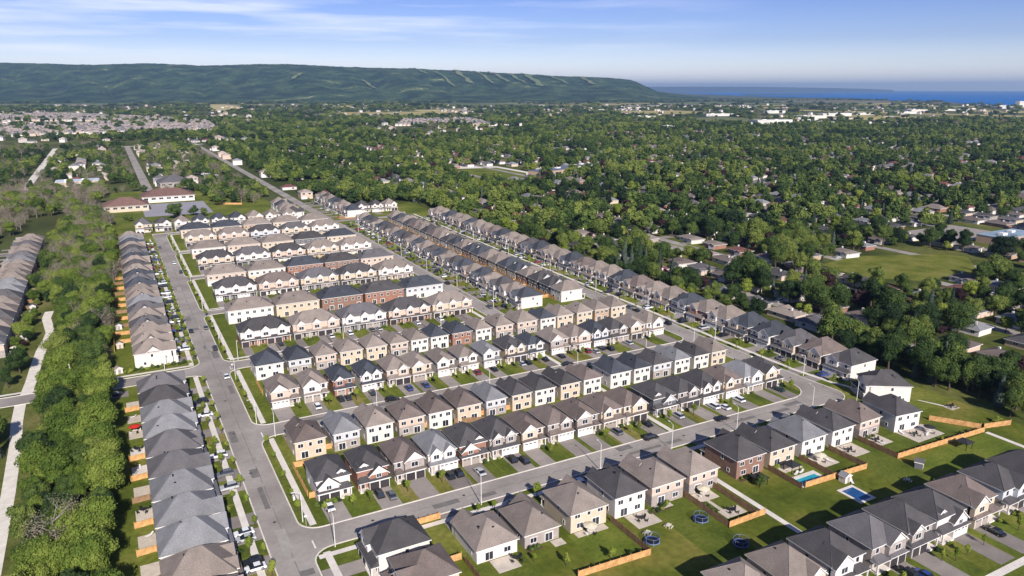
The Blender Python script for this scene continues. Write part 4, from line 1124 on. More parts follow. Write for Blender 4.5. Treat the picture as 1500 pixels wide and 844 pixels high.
for i, y in enumerate([300, 342, 384, 426, 470, 515]): lamp(152.2, y, math.pi, 'pale street lamp, %s along the east kerb of through road' % ORD[i])
lamp(206.5, 143.6, 1.2, 'pale street lamp at the round bend'); lamp(-21, 284.6, -math.pi / 2, 'pale street lamp on the side street, by the gravel path')
lamp(8.5, 284.4, -math.pi / 2, 'pale street lamp on the side street, near the main road')
def sign(x, y, a, label):
    root = empty('street_sign', (x, y, 0), a); tag(root, label, 'sign', 'small signs at the street corners')
    b = MB(); b.tube([(0, 0, 0), (0, 0, 2.9)], .04, 5); put('post', b.mesh('sign_post'), [METAL], root)
    b = MB(); b.box(-.35, .35, -.02, .02, 2.4, 2.9, bottom=True); put('plate', b.mesh('sign_plate'), [TRIM], root)
sign(204, 187.2, 0, 'small pale sign at the corner of second and outer streets'); sign(30.4, 158.8, 0, 'small pale sign at the corner of bending street and main road')
sign(30.4, 272, 0, 'small pale sign at the corner of third street and main road')
for i, (x0, x1, y0, y1) in enumerate(((57.8, 70.3, 97, 126), (70.5, 82.6, 97, 126), (82.8, 94.8, 112.4, 126), (95.2, 106.2, 97, 126), (106.4, 117.8, 97, 126), (118.2, 129.8, 111, 126), (133, 147, 97, 126), (147.4, 159.2, 114.8, 126), (159.6, 171.2, 114.2, 126), (171.6, 183.8, 97, 126), (184.2, 221, 113.6, 124), (148, 171, 97, 113.2), (184.2, 222, 97, 111), (82.8, 94.8, 97, 110.6))):
    rect('back_lawn', x0, x1, y0, y1, .0095, (LOTS[1], YARD, LOTS[3], YARD, LOTS[1])[i % 5])
# community mailbox
root = empty('mailbox', (30.3, 171.6, 0), math.pi / 2); tag(root, 'grey community mailbox on the verge beside the main road', 'mailbox')
b = MB(); b.box(-.8, .8, -.25, .25, .5, 1.5, bottom=True); put('cabinet', b.mesh('mail_cabinet'), [METAL], root)
b = MB(); b.box(-.12, .12, -.12, .12, 0, .5); put('leg', b.mesh('mail_leg'), [METAL], root)
# cars on the streets
SG = 'cars on the estate streets'
for x, y, a, col, w in ((27.4, 266.5, 1, 'white', 'white car stopped at the mouth of third street on main road'), (27.8, 300, 1, 'black', 'black car on the main road beside the first townhouse lawn'),
                        (21.7, 328, 1, 'black', 'black car at the west kerb of the main road'), (27.9, 330, 1, 'grey', 'dark car at the east kerb of the main road, opposite a black one'),
                        (27.8, 444, 1, 'black', 'black car at the east kerb, far up the main road'), (26.4, 470, 1, 'white', 'white car far up the main road'),
                        (22, 522, 1, 'grey', 'grey car near the head of the main road'),
                        (131, 155.7, 0, 'black', 'black car at the north kerb of bending street, by the garden path'), (158.8, 155.4, 0, 'black', 'black car at the north kerb of bending street, nearer the bend'),
                        (73, 218.6, 0, 'black', 'black car at the north kerb of second street, near a white parked car'), (142, 218.6, 0, 'black', 'black car at the north kerb of second street, by the path'),
                        (207.6, 262, 1, 'black', 'black car at the kerb of outer street'), (207.9, 268, 1, 'grey', 'grey car at the kerb of outer street'), (207.4, 240, 1, 'black', 'black car at the kerb of outer street, further down'),
                        (150, 350, 1, 'black', 'black car at the kerb of the through road'), (150, 300, 1, 'grey', 'grey car at the south end of the through road'),
                        (-41, 278, 0, 'blue', 'dark blue car at the west end of the side street'), (192, 276, 0, 'white', 'white car on third street near outer street')):
    car(x, y, math.pi / 2 if a else 0, col, w, group=SG, name='car')
# trailer tarpaulin beside the ravine
paved(-16, -4, 264.5, 269.5, DRIVE, 'parking_pad', .03); car(-8, 267.4, 0, 'black', 'black car on the pad behind the first house, side street')
road_rect(-40, -4, 286.6, 287.0) if False else None

# ---------------------------------------------------------------- young street trees and shrubs
def yt(x, y, h=None):
    if not seen(x, y, 2): return
    r2 = random.Random(int(x * 5 + y * 9)); tree('young_tree', x, y, h or r2.uniform(2.6, 4.2), 'young leafy street tree on a grass verge', 'young street trees on the verges', 'young tree')
for y in list(range(120, 268, 11)) + list(range(292, 560, 10)):
    yt(19.6, y + rng.uniform(-1.5, 1.5)); 
for y in range(292, 450, 5): tree('shrub', 19.5 + rng.uniform(-.3, .3), y, rng.uniform(1.1, 1.9), 'green shrub on the west verge of the main road', 'shrubs on the west verge of the main road', 'shrub')
for y in list(range(164, 206, 10)) + list(range(224, 268, 9)) + list(range(290, 560, 12)): yt(30.1, y + rng.uniform(-1.5, 1.5))
for y in range(176, 560, 13): yt(211 + (y - 250) * .012 if y > 250 else 211, y)
for y in range(296, 556, 12): yt(153, y)
for x, y, h in ((76.5, 113.6 + 3, 3.4), (86.4, 113.4, 3.6), (71, 121, 2.4), (214.5, 144, 2.6), (36, 163, 2.8), (177, 99, 3.2), (150, 79, 3.2), (164, 78, 2.8)):
    tree('young_tree', x, y, h, 'young tree alone on a mown lawn', 'young trees on the back lawns', 'young tree')
for k in range(26): tree('shrub', -8 + 5.5 * (k % 2) * .5 + k * .9, 287.8 + (k % 3) * .5, 1.2 + (k % 4) * .2, 'low green shrub in the bed beside the white stucco house', 'shrubs beside the white stucco house', 'shrub') if k % 2 else None
tree('shrub', 232.5, 113.2, 2.2, 'yellow green shrub at the end of the orange fence', None, 'shrub', k=1)
tree('deciduous_tree', 138.8, 120.6, 3.4, 'small dark tree behind the brown brick house', None)
for i in range(14): tree('shrub', 40.8 + (i % 7) * .9 - 6, 166.2 - (i // 7) * .8, 1.2, 'clipped shrub in the bed before the white dormer house', 'shrubs before the white dormer house', 'shrub')

# ---------------------------------------------------------------- gravel path, ravine, side roads beyond
GRAV = mat('gravel', (.68, .62, .55), 0.95, 0.12, 0.4, fine=0.1)
def trail(pts, w, z):
    L_ = [(x - w / 2, y) for x, y in pts]; R2 = [(x + w / 2, y) for x, y in pts][::-1]
    b = MB(); n = len(pts)
    for k in range(n - 1): b.poly([(L_[k][0], L_[k][1], z), (R2[n - 1 - k][0], R2[n - 1 - k][1], z), (R2[n - 2 - k][0], R2[n - 2 - k][1], z), (L_[k + 1][0], L_[k + 1][1], z)])
    tag(put('path', b.mesh('path'), [GRAV]), kind='structure')
trail([(-32.2, 60), (-32.4, 120), (-32.8, 170), (-33.3, 210), (-34.2, 240), (-35.3, 258), (-35.6, 273.4)], 3.2, .02)
trail([(-34.6, 282.8), (-34, 296), (-33.6, 315), (-33.0, 332), (-31.6, 345), (-31.0, 356), (-32.4, 368), (-33.8, 380), (-33.2, 392)], 3.6, .022)
DRY = mix_mat('meadow_grass', [(.06, .07, .015), (.11, .12, .03), (.17, .155, .06)], 0.06, 5, 0.98, 'World', .3, .7, fine=(.8, .25))
rect('meadow', -420, -74, 60, 560, .003, DRY); road_rect(-420, -60, 273.6, 282.6); rect('meadow', -42, -4, 60, 273.5, .003, DRY); rect('meadow', -42, 20, 286, 700, .003, DRY)
rect('meadow', -4, 125, 625, 840, .005, LAWN)

# ---------------------------------------------------------------- school, large buildings
def big_building(name, x, y, rot, w, d, H, wallm, roofm, label, cat='building', flat=True, wins=6, group=None):
    root = empty(name, (x, y, 0), rot); tag(root, label, cat, group)
    b = MB(); b.box(-w / 2, w / 2, -d / 2, d / 2, 0, H, 0, top=False); put('wall', b.mesh('big_wall'), [wallm], root)
    b = MB()
    if flat:
        b.box(-w / 2 - .2, w / 2 + .2, -d / 2 - .2, d / 2 + .2, H, H + .5, 0, bottom=True)
        b.box(-w * .3, -w * .18, -d * .2, 0, H + .5, H + 2, 1); b.box(w * .1, w * .2, 0, d * .2, H + .5, H + 1.7, 1)
    else: b.hip(-w / 2, w / 2, -d / 2, d / 2, H, .42, .8)
    put('roof', b.mesh('big_roof'), [roofm, TRIM], root)
    if wins:
        for sy in (-1, 1):
            for i in range(wins):
                put('window', window_me(round(w / wins * .55, 1), 1.6), [TRIM, GLASS], root, (-w / 2 + w * (i + .5) / wins, sy * (d / 2 + .003), 1.2 if H < 5 else H * .5), 0 if sy < 0 else math.pi)
    c, s_ = abs(math.cos(rot)), abs(math.sin(rot)); hw = (w * c + d * s_) / 2 + 4; hd = (w * s_ + d * c) / 2 + 4
    occupy(x - hw, x + hw, y - hd, y + hd)
big_building('school', 8, 712, 0, 34, 26, 5, WALL['E'], ROOF['Q'], 'long cream school wing with a dull red hipped roof, beside bare trees', 'school', False, 6)
big_building('school', 44, 758, 0, 44, 26, 5.5, WALL['W'], ROOF['Q'], 'white school wing with a taller dull red roof, behind the grey parking lot', 'school', False, 7)
rect('parking_lot', 20, 72, 662, 736, .02, mat('pale_asphalt', (.30, .28, .31), .9, .06, .05))
occupy(-10, 76, 655, 800); occupy(76, 122, 640, 690)
big_building('hall', -32, 905, 0, 40, 26, 7, WALL['E'], mat('metal_roof', (.6, .62, .66), .4, .05, .1), 'pale hall with a white metal roof among bare trees', 'hall', True, 5)
big_building('hall', 58, 866, .1, 32, 30, 6, WALL['S'], ROOF['K'], 'grey roofed low building beside the pale road behind the school', 'hall', False, 5)
BR = mat('school_roof_blue', (.12, .14, .2), .7, .1, .1)
big_building('school', 470, 764, .3, 66, 22, 7, WALL['N'], BR, 'tan brick school with a blue grey roof beside an oval lawn', 'school', True, 9)
big_building('school', 530, 800, .3, 50, 20, 6, WALL['W'], ROOF['G'], 'white flat roofed wing beyond the tan brick school', 'school', True, 7)
big_building('depot', 532, 274, 0, 42, 18, 5, WALL['N'], mat('sheet_roof_blue', (.24, .31, .38), .6, .2, .1), 'brick building with a blue metal roof at the edge of the old quarter', 'building', True, 7)
sheet('sports_field', [(357, 254), (362, 286), (400, 292), (452, 270), (460, 258), (424, 230), (380, 232)], .06, LOTS[0]); occupy(348, 462, 222, 292)
sheet('sports_field', [(356, 740), (398, 885), (450, 875), (452, 800), (418, 748)], .02, LAWN); occupy(358, 450, 745, 880)
sheet('road', [(398, 885), (404, 920), (458, 890), (462, 790), (430, 742), (424, 748), (452, 800), (450, 875)], .024, CONC); occupy(398, 462, 742, 890)
sheet('mown_field', [(284, 340), (325, 336), (345, 372), (300, 385)], .02, LAWN); occupy(286, 336, 340, 378)
rect('parking_lot', 486, 560, 288, 330, .02, DRIVE); occupy(486, 570, 256, 330)
# roads beyond
road_rect(27, 36, 838, 1520, .02); occupy(22, 41, 838, 1520)
rect('road', -84, -76, 900, 1530, .02, CONC); occupy(-88, -72, 900, 1530)
rect('road', 147, 156, 1700, 2500, .03, ASPH)
rect('road', -60, 160, 1520, 1530, .03, CONC)

# ---------------------------------------------------------------- the old quarter: bungalows under trees
def bung_walls(w, d):
    b = MB(); b.box(-w / 2, w / 2, 0, d, 0, 2.8, 0, top=False); b.box(w / 2 - 5, w / 2 - .2, -2.2, .2, 0, 2.8, 0, top=False); return b
def bung_roof(w, d, g):
    b = MB(); b.hip(-w / 2, w / 2, 0, d, 2.8, .34, .6)
    b.gable(w / 2 - 5.2, w / 2 + .1, -2.4, 2.5, 2.75, .95, .3)
    if g: b.box(-w * .25, -w * .25 + .8, d * .55, d * .55 + .7, 3, 5.2, 1)
    return b
bcount = [0]
def bungalow(x, y, rot, w, d, roof, wall, label):
    root = empty('bungalow', (x, y, 0), rot); tag(root, label, 'house', 'bungalows of the old quarter')
    put('wall', cached(('bw', w, d), lambda: bung_walls(w, d), 1), [WALL[wall]], root)
    put('roof', cached(('br', w, d), lambda: bung_roof(w, d, 1), 2), [ROOF[roof], TRIM], root)
    put('garage_door', door_me(4.2, 2.2, 'garage'), [DOORW, TRIM, GLASS], root, (w / 2 - 2.6, -2.203, .05))
    for a in (-w * .32, 0): put('window', window_me(1.8, 1.2), [TRIM, GLASS], root, (a, -.003, 1.1))
    for a in (-w * .3, w * .2): put('window', window_me(1.6, 1.2), [TRIM, GLASS], root, (a, d + .003, 1.1), math.pi)
streets = [275 + 54 * k for k in range(26)]
farh = []; near_b = []
for k, sx in enumerate(streets):
    lo = 120
    for side in (-1, 1):
        y = lo + rng.uniform(0, 10)
        while y < 1500:
            y += rng.uniform(17, 24)
            x = sx + side * 9
            if is_occ(x + side * 6, y) or is_occ(x, y): continue
            if rng.random() < .08: continue
            if not seen(x, y, 10): continue
            w = rng.choice((13, 14.5, 16)); d = rng.choice((8.5, 10)); rot = (math.pi / 2 if side < 0 else -math.pi / 2) + rng.uniform(-.08, .08)
            Y, t = view(x, y)
            (near_b if Y < 600 else farh).append((x, y, rot, w, d, side))
near_b.sort(key=lambda a: view(a[0], a[1])[0])
for i, (x, y, rot, w, d, side) in enumerate(near_b):
    roof = rng.choice('TBCKGMKBTCF'); wall = rng.choice('WWENRSPWQ')
    k = int((x - 275 + 27) // 54); same = sorted(b_[1] for b_ in near_b if b_[0] == x and b_[5] == side); nth = ORD[min(same.index(y), 36)]
    wside = 'west' if side < 0 else 'east'
    bungalow(x, y, rot, w, d, roof, wall, '%s roof %s bungalow, %s up the %s side of the %s old street' % (RN[roof], WN[wall], nth, wside, ORD[k]))
    occupy(x - (0 if side > 0 else 10), x + (10 if side > 0 else 0), y - 6, y + 6)
    if i % 7 < 2: occupy(x - (9 if side > 0 else 0), x + (0 if side > 0 else 9), y - 9, y + 9)
    sheet('driveway', [(x - side * 7.5, y + w / 2 * -side * .3 - 2), (x, y + w / 2 * -side * .3 - 2), (x, y + w / 2 * -side * .3 + 2), (x - side * 7.5, y + w / 2 * -side * .3 + 2)], .03, DRIVE if i % 2 else CONC)
    if i % 2 == 0: car(x - side * 5, y + w / 2 * -side * .3, 0, COLS[i % 14], '%s car before the %s bungalow, %s side of the %s old street' % (COLS[i % 14], nth, wside, ORD[k]), group='cars parked in the old quarter')
for k, sx in enumerate(streets[:9]): 
    y0 = 120
    road_rect(sx - 3.6, sx + 3.6, y0, 1000, .022 + .001 * k)
    for yy in range(120, 1000, 2):
        if random.Random(yy * 31 + k).random() < (.85 if k == 0 else .6): occupy(sx - 2.5, sx + 2.5, yy, yy + 1)
road_rect(283, 700, 128, 134, .034); road_rect(240, 900, 392, 399, .036); occupy(283, 700, 127, 135)
for i, (x, y, rot, w, d, side) in enumerate(farh): occupy(x - 4 + side * 4, x + 4 + side * 4, y - (17 if i % 2 == 0 else 6), y + 6)
occupy(312, 326, 352, 412); road_rect(314, 323, 352, 412, .04)

# ---------------------------------------------------------------- trees
npr = np.random.default_rng(5)
cand = []   # x, y, h, kind
def grid(x0, x1, y0, y1, step, p, hlo, hhi, zone):
    for gx in np.arange(x0, x1, step):
        for gy in np.arange(y0, y1, step):
            x, y = gx + npr.uniform(-.42, .42) * step, gy + npr.uniform(-.42, .42) * step
            if npr.random() > p or is_occ(x, y) or not seen(x, y, 10): continue
            if zone in ('east', 'far') and mathutils.noise.fractal(Vector((x / 70, y / 70, 2)), 1, 2, 3) > (.3 if zone == 'east' else .3): continue
            cand.append((x, y, hlo + (hhi - hlo) * npr.random() ** 1.3 * (1.15 if npr.random() < .1 else 1), zone))
grid(-29.5, -9.5, 112, 268, 4.3, .96, 5.5, 13, 'ravine'); grid(-30, -8.5, 288, 420, 4.6, .96, 6, 13, 'ravine')
grid(-33, -6, 420, 700, 5.2, .9, 7, 12, 'north'); grid(-64, -37.5, 130, 272, 5, .85, 5, 11, 'west'); grid(-64, -36.5, 286, 324, 5, .85, 4, 10, 'west'); grid(-43, -35.5, 324, 400, 4.2, .85, 2.5, 8, 'west'); grid(-43, -27, 400, 600, 4.6, .85, 3.5, 9, 'west')
grid(-120, -64, 560, 900, 9, .8, 8, 13, 'north'); grid(-64, -6, 700, 900, 9, .8, 8, 13, 'north'); grid(-620, 130, 900, 1530, 12, .82, 9, 14, 'far')
grid(-620, -120, 500, 900, 10, .85, 9, 14, 'far')
grid(-6, 134, 604, 655, 9, .5, 5, 10, 'far'); grid(62, 134, 690, 900, 8.5, .85, 7, 13, 'far'); grid(-6, 62, 780, 840, 9, .5, 6, 11, 'far'); grid(160, 400, 640, 900, 9, .86, 9, 15, 'east'); grid(184, 240, 605, 660, 9, .7, 9, 14, 'east')
grid(240, 266, 84, 176, 6.0, .92, 8, 15, 'edge'); grid(239, 262, 176, 640, 6.6, .86, 6, 14, 'east'); grid(262, 420, 90, 640, 7.2, .9, 6, 16.5, 'east'); grid(420, 900, 90, 900, 8.4, .84, 6, 16, 'east')
grid(160, 900, 900, 1500, 10.5, .76, 8, 15, 'far'); grid(900, 1900, 200, 1500, 11.2, .78, 8, 15, 'far')
trees = []
for x, y, h, z in cand:
    r = npr.random(); kind = 'deciduous_tree'
    if z == 'ravine':
        kind = 'bare_tree' if r < (.025 if y < 270 else .14) else ('fresh_tree' if r < .66 else kind)
    elif z == 'north': kind = 'bare_tree' if r < .48 else ('fresh_tree' if r < .85 else kind)
    elif z == 'far' and x < 140: kind = 'bare_tree' if r < .2 else kind
    elif z == 'east': kind = 'spruce_tree' if r < .07 else ('purple_leaved_tree' if r < .14 else ('bright_tree' if r < .2 else kind))
    elif z == 'west': kind = 'spruce_tree' if r < .06 else ('purple_leaved_tree' if r < .14 else ('fresh_tree' if r < .4 else kind))
    if z == 'edge': z = 'east'; kind = 'spruce_tree' if r < .1 else kind
    if kind == 'purple_leaved_tree': h *= .7
    if kind == 'bright_tree': h *= .8
    if kind == 'spruce_tree': h = min(h, 12.5)
    trees.append((view(x, y)[0], x, y, h, kind, z))
# a few placed ones
for x, y, h, k in ((247, 186, 17, 'deciduous_tree'), (253, 192, 16, 'deciduous_tree'), (251, 330, 18, 'spruce_tree'), (247, 318, 17, 'spruce_tree'), (256, 322, 18, 'spruce_tree'), (262, 312, 16, 'spruce_tree'),
                   (243, 140, 11, 'deciduous_tree'), (246, 148, 14, 'deciduous_tree'), (243, 158, 13, 'deciduous_tree'), (250, 131, 13, 'deciduous_tree'), (253, 140, 15, 'deciduous_tree'), (41, 640, 13, 'deciduous_tree'), (-40, 318, 7, 'spruce_tree')):
    trees.append((view(x, y)[0], x, y, h, k, 'east' if x > 0 else 'west'))
trees.sort()
LAB = {('fresh_tree', 'ravine'): 'bright green bushy tree in the ravine wood west of the gardens', ('deciduous_tree', 'ravine'): 'leafy green tree in the ravine wood west of the gardens', ('fresh_tree', 'north'): 'bright green tree among the dry grey wood above the ravine', ('deciduous_tree', 'north'): 'leafy tree among the dry grey wood above the ravine',
       ('fresh_tree', 'west'): 'bright green bushy tree between the gravel path and the western row', ('deciduous_tree', 'west'): 'leafy green tree between the gravel path and the western row', ('deciduous_tree', 'east'): 'leafy green tree in the old quarter beyond outer street',
       ('bare_tree', 'ravine'): 'dry grey tree with few leaves in the ravine wood', ('bare_tree', 'north'): 'dry grey tree with few leaves above the ravine',
       ('spruce_tree', 'east'): 'dark spruce tree in the old quarter beyond outer street', ('spruce_tree', 'west'): 'dark spruce tree between the gravel path and the western row',
       ('purple_leaved_tree', 'east'): 'purple leaved tree in the old quarter', ('purple_leaved_tree', 'west'): 'purple leaved tree beside the western row',
       ('bright_tree', 'east'): 'yellow green tree in the old quarter beyond outer street', ('deciduous_tree', 'far'): 'leafy tree far beyond the school', ('bare_tree', 'far'): 'dry grey tree far beyond the school'}
count = {}
far_trees = []
CAP = {'fresh_tree': 290, 'deciduous_tree': 290, 'bare_tree': 150, 'spruce_tree': 120, 'purple_leaved_tree': 30, 'bright_tree': 60}
for dist, x, y, h, kind, z in trees:
    count[kind] = count.get(kind, 0) + 1
    if count[kind] <= CAP[kind]:
        lb = LAB.get((kind, z), 'leafy tree far beyond the school')
        tree(kind, x, y, h, lb, lb.replace('tree', 'trees', 1), wid=npr.uniform(.85, 1.12))
    else: far_trees.append((x, y, h, kind, dist))
# the rest of the wood: one object whose points carry a tree each
def gn_scatter(name, coll, pts, idx, scl, rot, kind='stuff', mats=()):
    me = bpy.data.meshes.new(name); me.from_pydata(pts, [], [])
    for nm, vals, tp in (('idx', idx, 'INT'), ('rz', rot, 'FLOAT')):
        a = me.attributes.new(nm, tp, 'POINT'); a.data.foreach_set('value', vals)
    a = me.attributes.new('scl', 'FLOAT_VECTOR', 'POINT'); a.data.foreach_set('vector', np.array(scl, dtype=np.float32).ravel())
    o = bpy.data.objects.new(name, me); C.objects.link(o); tag(o, kind=kind)
    ng = bpy.data.node_groups.new(name, 'GeometryNodeTree')
    ng.interface.new_socket('Geometry', in_out='INPUT', socket_type='NodeSocketGeometry'); ng.interface.new_socket('Geometry', in_out='OUTPUT', socket_type='NodeSocketGeometry')
    N = ng.nodes; L = ng.links; gi = N.new('NodeGroupInput'); go = N.new('NodeGroupOutput')
    ip = N.new('GeometryNodeInstanceOnPoints'); ci = N.new('GeometryNodeCollectionInfo')
    ci.inputs['Collection'].default_value = coll; ci.inputs['Separate Children'].default_value = True; ci.inputs['Reset Children'].default_value = True
    ip.inputs['Pick Instance'].default_value = True
    def attr(nm, tp):
        n = N.new('GeometryNodeInputNamedAttribute'); n.data_type = tp; n.inputs['Name'].default_value = nm; return n.outputs['Attribute']
    L.new(gi.outputs[0], ip.inputs['Points']); L.new(ci.outputs[0], ip.inputs['Instance']); L.new(attr('idx', 'INT'), ip.inputs['Instance Index'])
    cx = N.new('ShaderNodeCombineXYZ'); L.new(attr('rz', 'FLOAT'), cx.inputs['Z']); L.new(cx.outputs[0], ip.inputs['Rotation'])
    L.new(attr('scl', 'FLOAT_VECTOR'), ip.inputs['Scale']); L.new(ip.outputs[0], go.inputs[0])
    md = o.modifiers.new('scatter', 'NODES'); md.node_group = ng
    return o
tc = bpy.data.collections.new('tree_sources')
def src(name, parts, mats, coll=tc):
    me = build_np(name, parts)
    for m_ in mats: me.materials.append(m_)
    o = bpy.data.objects.new(name, me); coll.objects.link(o)
def mbp(tb, mi): return (np.array(tb.v), tb.f, mi)
hs = []
for i in range(5):
    cr, tr, lm, bm_, h0, parts, tb = TREES['deciduous_tree'][i]
    src('s%02d' % len(hs), [*parts, mbp(tb, 1)], [LEAF, BARK]); hs.append(h0)
for i in range(4):   # lighter versions for the distance
    parts, lobes = crown_parts(70 + i, 12, [3.6, 6.2, 4.8, 5.6][i], 560, 1.15, nl=[6, 12, 9, 7][i], trunkz=[.08, .2, .12, .16][i], lump=[1.2, .9, 1.1, 1.25][i])
    src('s%02d' % len(hs), parts, [LEAF]); hs.append(12)
for kind, n in (('spruce_tree', 2), ('bare_tree', 2), ('purple_leaved_tree', 1), ('bright_tree', 2), ('fresh_tree', 3)):
    for i in range(n):
        cr, tr, lm, bm_, h0, parts, tb = TREES[kind][i]
        src('s%02d' % len(hs), [*parts, mbp(tb, 1)], [lm, bm_]); hs.append(h0)
IDX = {'spruce_tree': (9, 10), 'bare_tree': (11, 12), 'purple_leaved_tree': (13,), 'bright_tree': (14, 15), 'fresh_tree': (16, 17, 18)}
P, I, S, RZ = [], [], [], []
def addp(x, y, h, i, w=1.0, z=0):
    s = h / hs[i]; P.append((x, y, z)); I.append(i); S.append((s * w, s * w, s)); RZ.append(npr.uniform(0, 6.28))
for x, y, h, kind, dist in far_trees:
    if kind == 'deciduous_tree': i = int(npr.integers(0, 5)) if dist < 520 else int(npr.integers(5, 9))
    else: i = int(npr.choice(IDX[kind]))
    addp(x, y, h, i, npr.uniform(.9, 1.15))
# distant woodland, coarser with distance; bearing t, distance Y ahead of the camera
def wedge(Y0, Y1, step, t0, t1, h, w, p, keep):
    Y = Y0
    while Y < Y1:
        n = int((t1 - t0) * Y / step)
        for j in range(n):
            t = t0 + (t1 - t0) * (j + npr.uniform(0, 1)) / n; yy = Y + npr.uniform(0, step); X = t * yy
            x = X * ca + yy * sa; y = -X * sa + yy * ca
            if npr.random() > p * keep(x, y): continue
            nn = mathutils.noise.fractal(Vector((x / 260, y / 260, 5)), 1, 2, 4)
            if nn > (.12 if Y < 2600 else .02) and npr.random() < .9: continue
            addp(x, y, h * npr.uniform(.6, 1.3) * (1 - .5 * max(0, nn + .1)), int(npr.integers(5, 9)) if npr.random() < .9 else int(npr.integers(9, 13)), w * npr.uniform(.8, 1.2))
        Y += step
FIELDS = []
def inpoly(x, y, poly):
    c = False; j = len(poly) - 1
    for i in range(len(poly)):
        xi, yi = poly[i]; xj, yj = poly[j]
        if (yi > y) != (yj > y) and x < (xj - xi) * (y - yi) / (yj - yi) + xi: c = not c
        j = i
    return c
SUB1 = [(-420, 2080), (-205, 1960), (60, 1990), (250, 2010), (290, 2650), (-2, 3400), (-460, 4100), (-900, 4100), (-900, 2500)]
SUB2 = [(721, 2018), (974, 1882), (1115, 2359), (888, 2416)]
INDUS = [(1600, 1500), (1905, 1450), (3600, 2100), (5000, 2600), (5000, 3000), (2300, 2300), (1700, 1640)]
YF = [[(451, 3841), (584, 3769), (856, 5492), (661, 5598)], [(992, 3974), (1165, 3881), (1452, 4910)], [(2300, 5200), (3600, 4300), (3700, 4500), (2500, 5500)], [(1300, 3300), (1700, 3200), (1750, 3500), (1350, 3600)], [(-1200, 5200), (-600, 5100), (-500, 5600), (-1200, 5600)]]
LAKE = [(9738, 10197), (7789, 7209), (7659, 5958), (6400, 4500), (6237, 3913), (5266, 3108), (5130, 2683), (4896, 2200), (5500, 1000), (30000, -10000), (44000, 0), (44000, 44000), (34000, 44000)]
fr = random.Random(77)
RF = []
for i in range(70):
    Yf = 2400 + 5200 * fr.random(); tf = fr.uniform(-.7, .7); wf = fr.uniform(60, 240) * (.6 + Yf / 5000); df = fr.uniform(70, 330) * (.5 + Yf / 5000)
    X = tf * Yf; x0 = X * ca + Yf * sa; y0 = -X * sa + Yf * ca; aa = fr.uniform(-.2, .2)
    RF.append([(x0 + a * math.cos(aa) - b_ * math.sin(aa), y0 + a * math.sin(aa) + b_ * math.cos(aa)) for a, b_ in ((-wf, -df), (wf, -df), (wf, df), (-wf, df))])
def pol(poly, x, y): return inpoly(x, y, poly)
def keep(x, y):
    if -600 < x < 1850 and y < 1480: return 0 if x > -590 and (x < 130 or x > 160 or y > 0) and y < 1480 and x < 1850 else 1
    if pol(SUB1, x, y): return .22
    if pol(SUB2, x, y) or 143 < x < 160 and y < 2600: return .1
    if pol(INDUS, x, y): return .2
    if any(pol(f_, x, y) for f_ in YF) or pol(LAKE, x, y): return 0
    if any(pol(f_, x, y) for f_ in RF): return .02
    if 2600 < x and y < 4500: return .45
    return 1
wedge(1500, 2600, 17, -.74, .74, 14, 1.3, .8, keep)
wedge(2600, 4200, 27, -.74, .74, 15, 1.9, .72, keep)
wedge(4200, 7200, 46, -.74, .74, 16, 3.0, .62, keep)
gn_scatter('woodland', tc, P, I, S, RZ)

# ---------------------------------------------------------------- far houses as masses
hc = bpy.data.collections.new('house_sources')
def hsrc(i, w, d, H, roof, wall):
    b = MB(); b.box(-w / 2, w / 2, 0, d, 0, H, 0, top=False); b.hip(-w / 2, w / 2, 0, d, H, .5, .4, 1, 2)
    for c in (-w / 4, w / 4): b.box(c - 1, c + 1, -.04, .0, H - 1.9, H - .7, 3); b.box(c - 1, c + 1, d, d + .04, H - 1.9, H - .7, 3)
    b.box(-w / 2 + .6, -w / 2 + 4.6, -.05, 0, 0, 2.2, 2)
    me = b.mesh('far_house')
    for m_ in (WALL[wall], ROOF[roof], TRIM, GLASS): me.materials.append(m_)
    o = bpy.data.objects.new('h%02d' % i, me); hc.objects.link(o)
for i, a in enumerate([(14, 9, 2.8, 'K', 'W'), (15, 10, 2.8, 'T', 'R'), (13, 9, 3, 'B', 'W'), (14, 10, 2.8, 'G', 'E'), (13, 9, 2.8, 'M', 'W'), (10, 11, 5.8, 'T', 'E'), (10, 11, 6.2, 'K', 'W'), (10, 11, 6.2, 'H', 'P'), (10, 11, 6.2, 'G', 'W'), (10, 11, 6.2, 'H', 'W')]): hsrc(i, *a)
P, I, S, RZ = [], [], [], []
for x, y, rot, w, d, side in farh: P.append((x, y, 0)); I.append(int(npr.integers(0, 5))); S.append((1, 1, 1.1)); RZ.append(rot)
gn_scatter('old_quarter_houses', hc, P, I, S, RZ)
P, I, S, RZ = [], [], [], []
for gx in np.arange(-900, 320, 10.5):
    for gy in np.arange(1950, 4100, 28):
        for o_, rz in ((0, 0), (14, math.pi)):
            x, y = gx + npr.uniform(-3.5, 3.5), gy + o_ + npr.uniform(-6, 6)
            if pol(SUB1, x, y) and not pol([(-350, 2600), (-60, 2450), (0, 2750), (-300, 2950)], x, y) and npr.random() < .93: P.append((x, y, 0)); I.append(int(npr.integers(5, 10))); S.append((1, 1, 1)); RZ.append(rz + npr.choice((0, 1.57, .3, -.3)))
            if False: pass
for gx in np.arange(700, 1130, 12):
    for gy in np.arange(1870, 2430, 30):
        if pol(SUB2, gx, gy): P.append((gx, gy, 0)); I.append(int(npr.integers(5, 10))); S.append((1, 1, 1)); RZ.append(0)
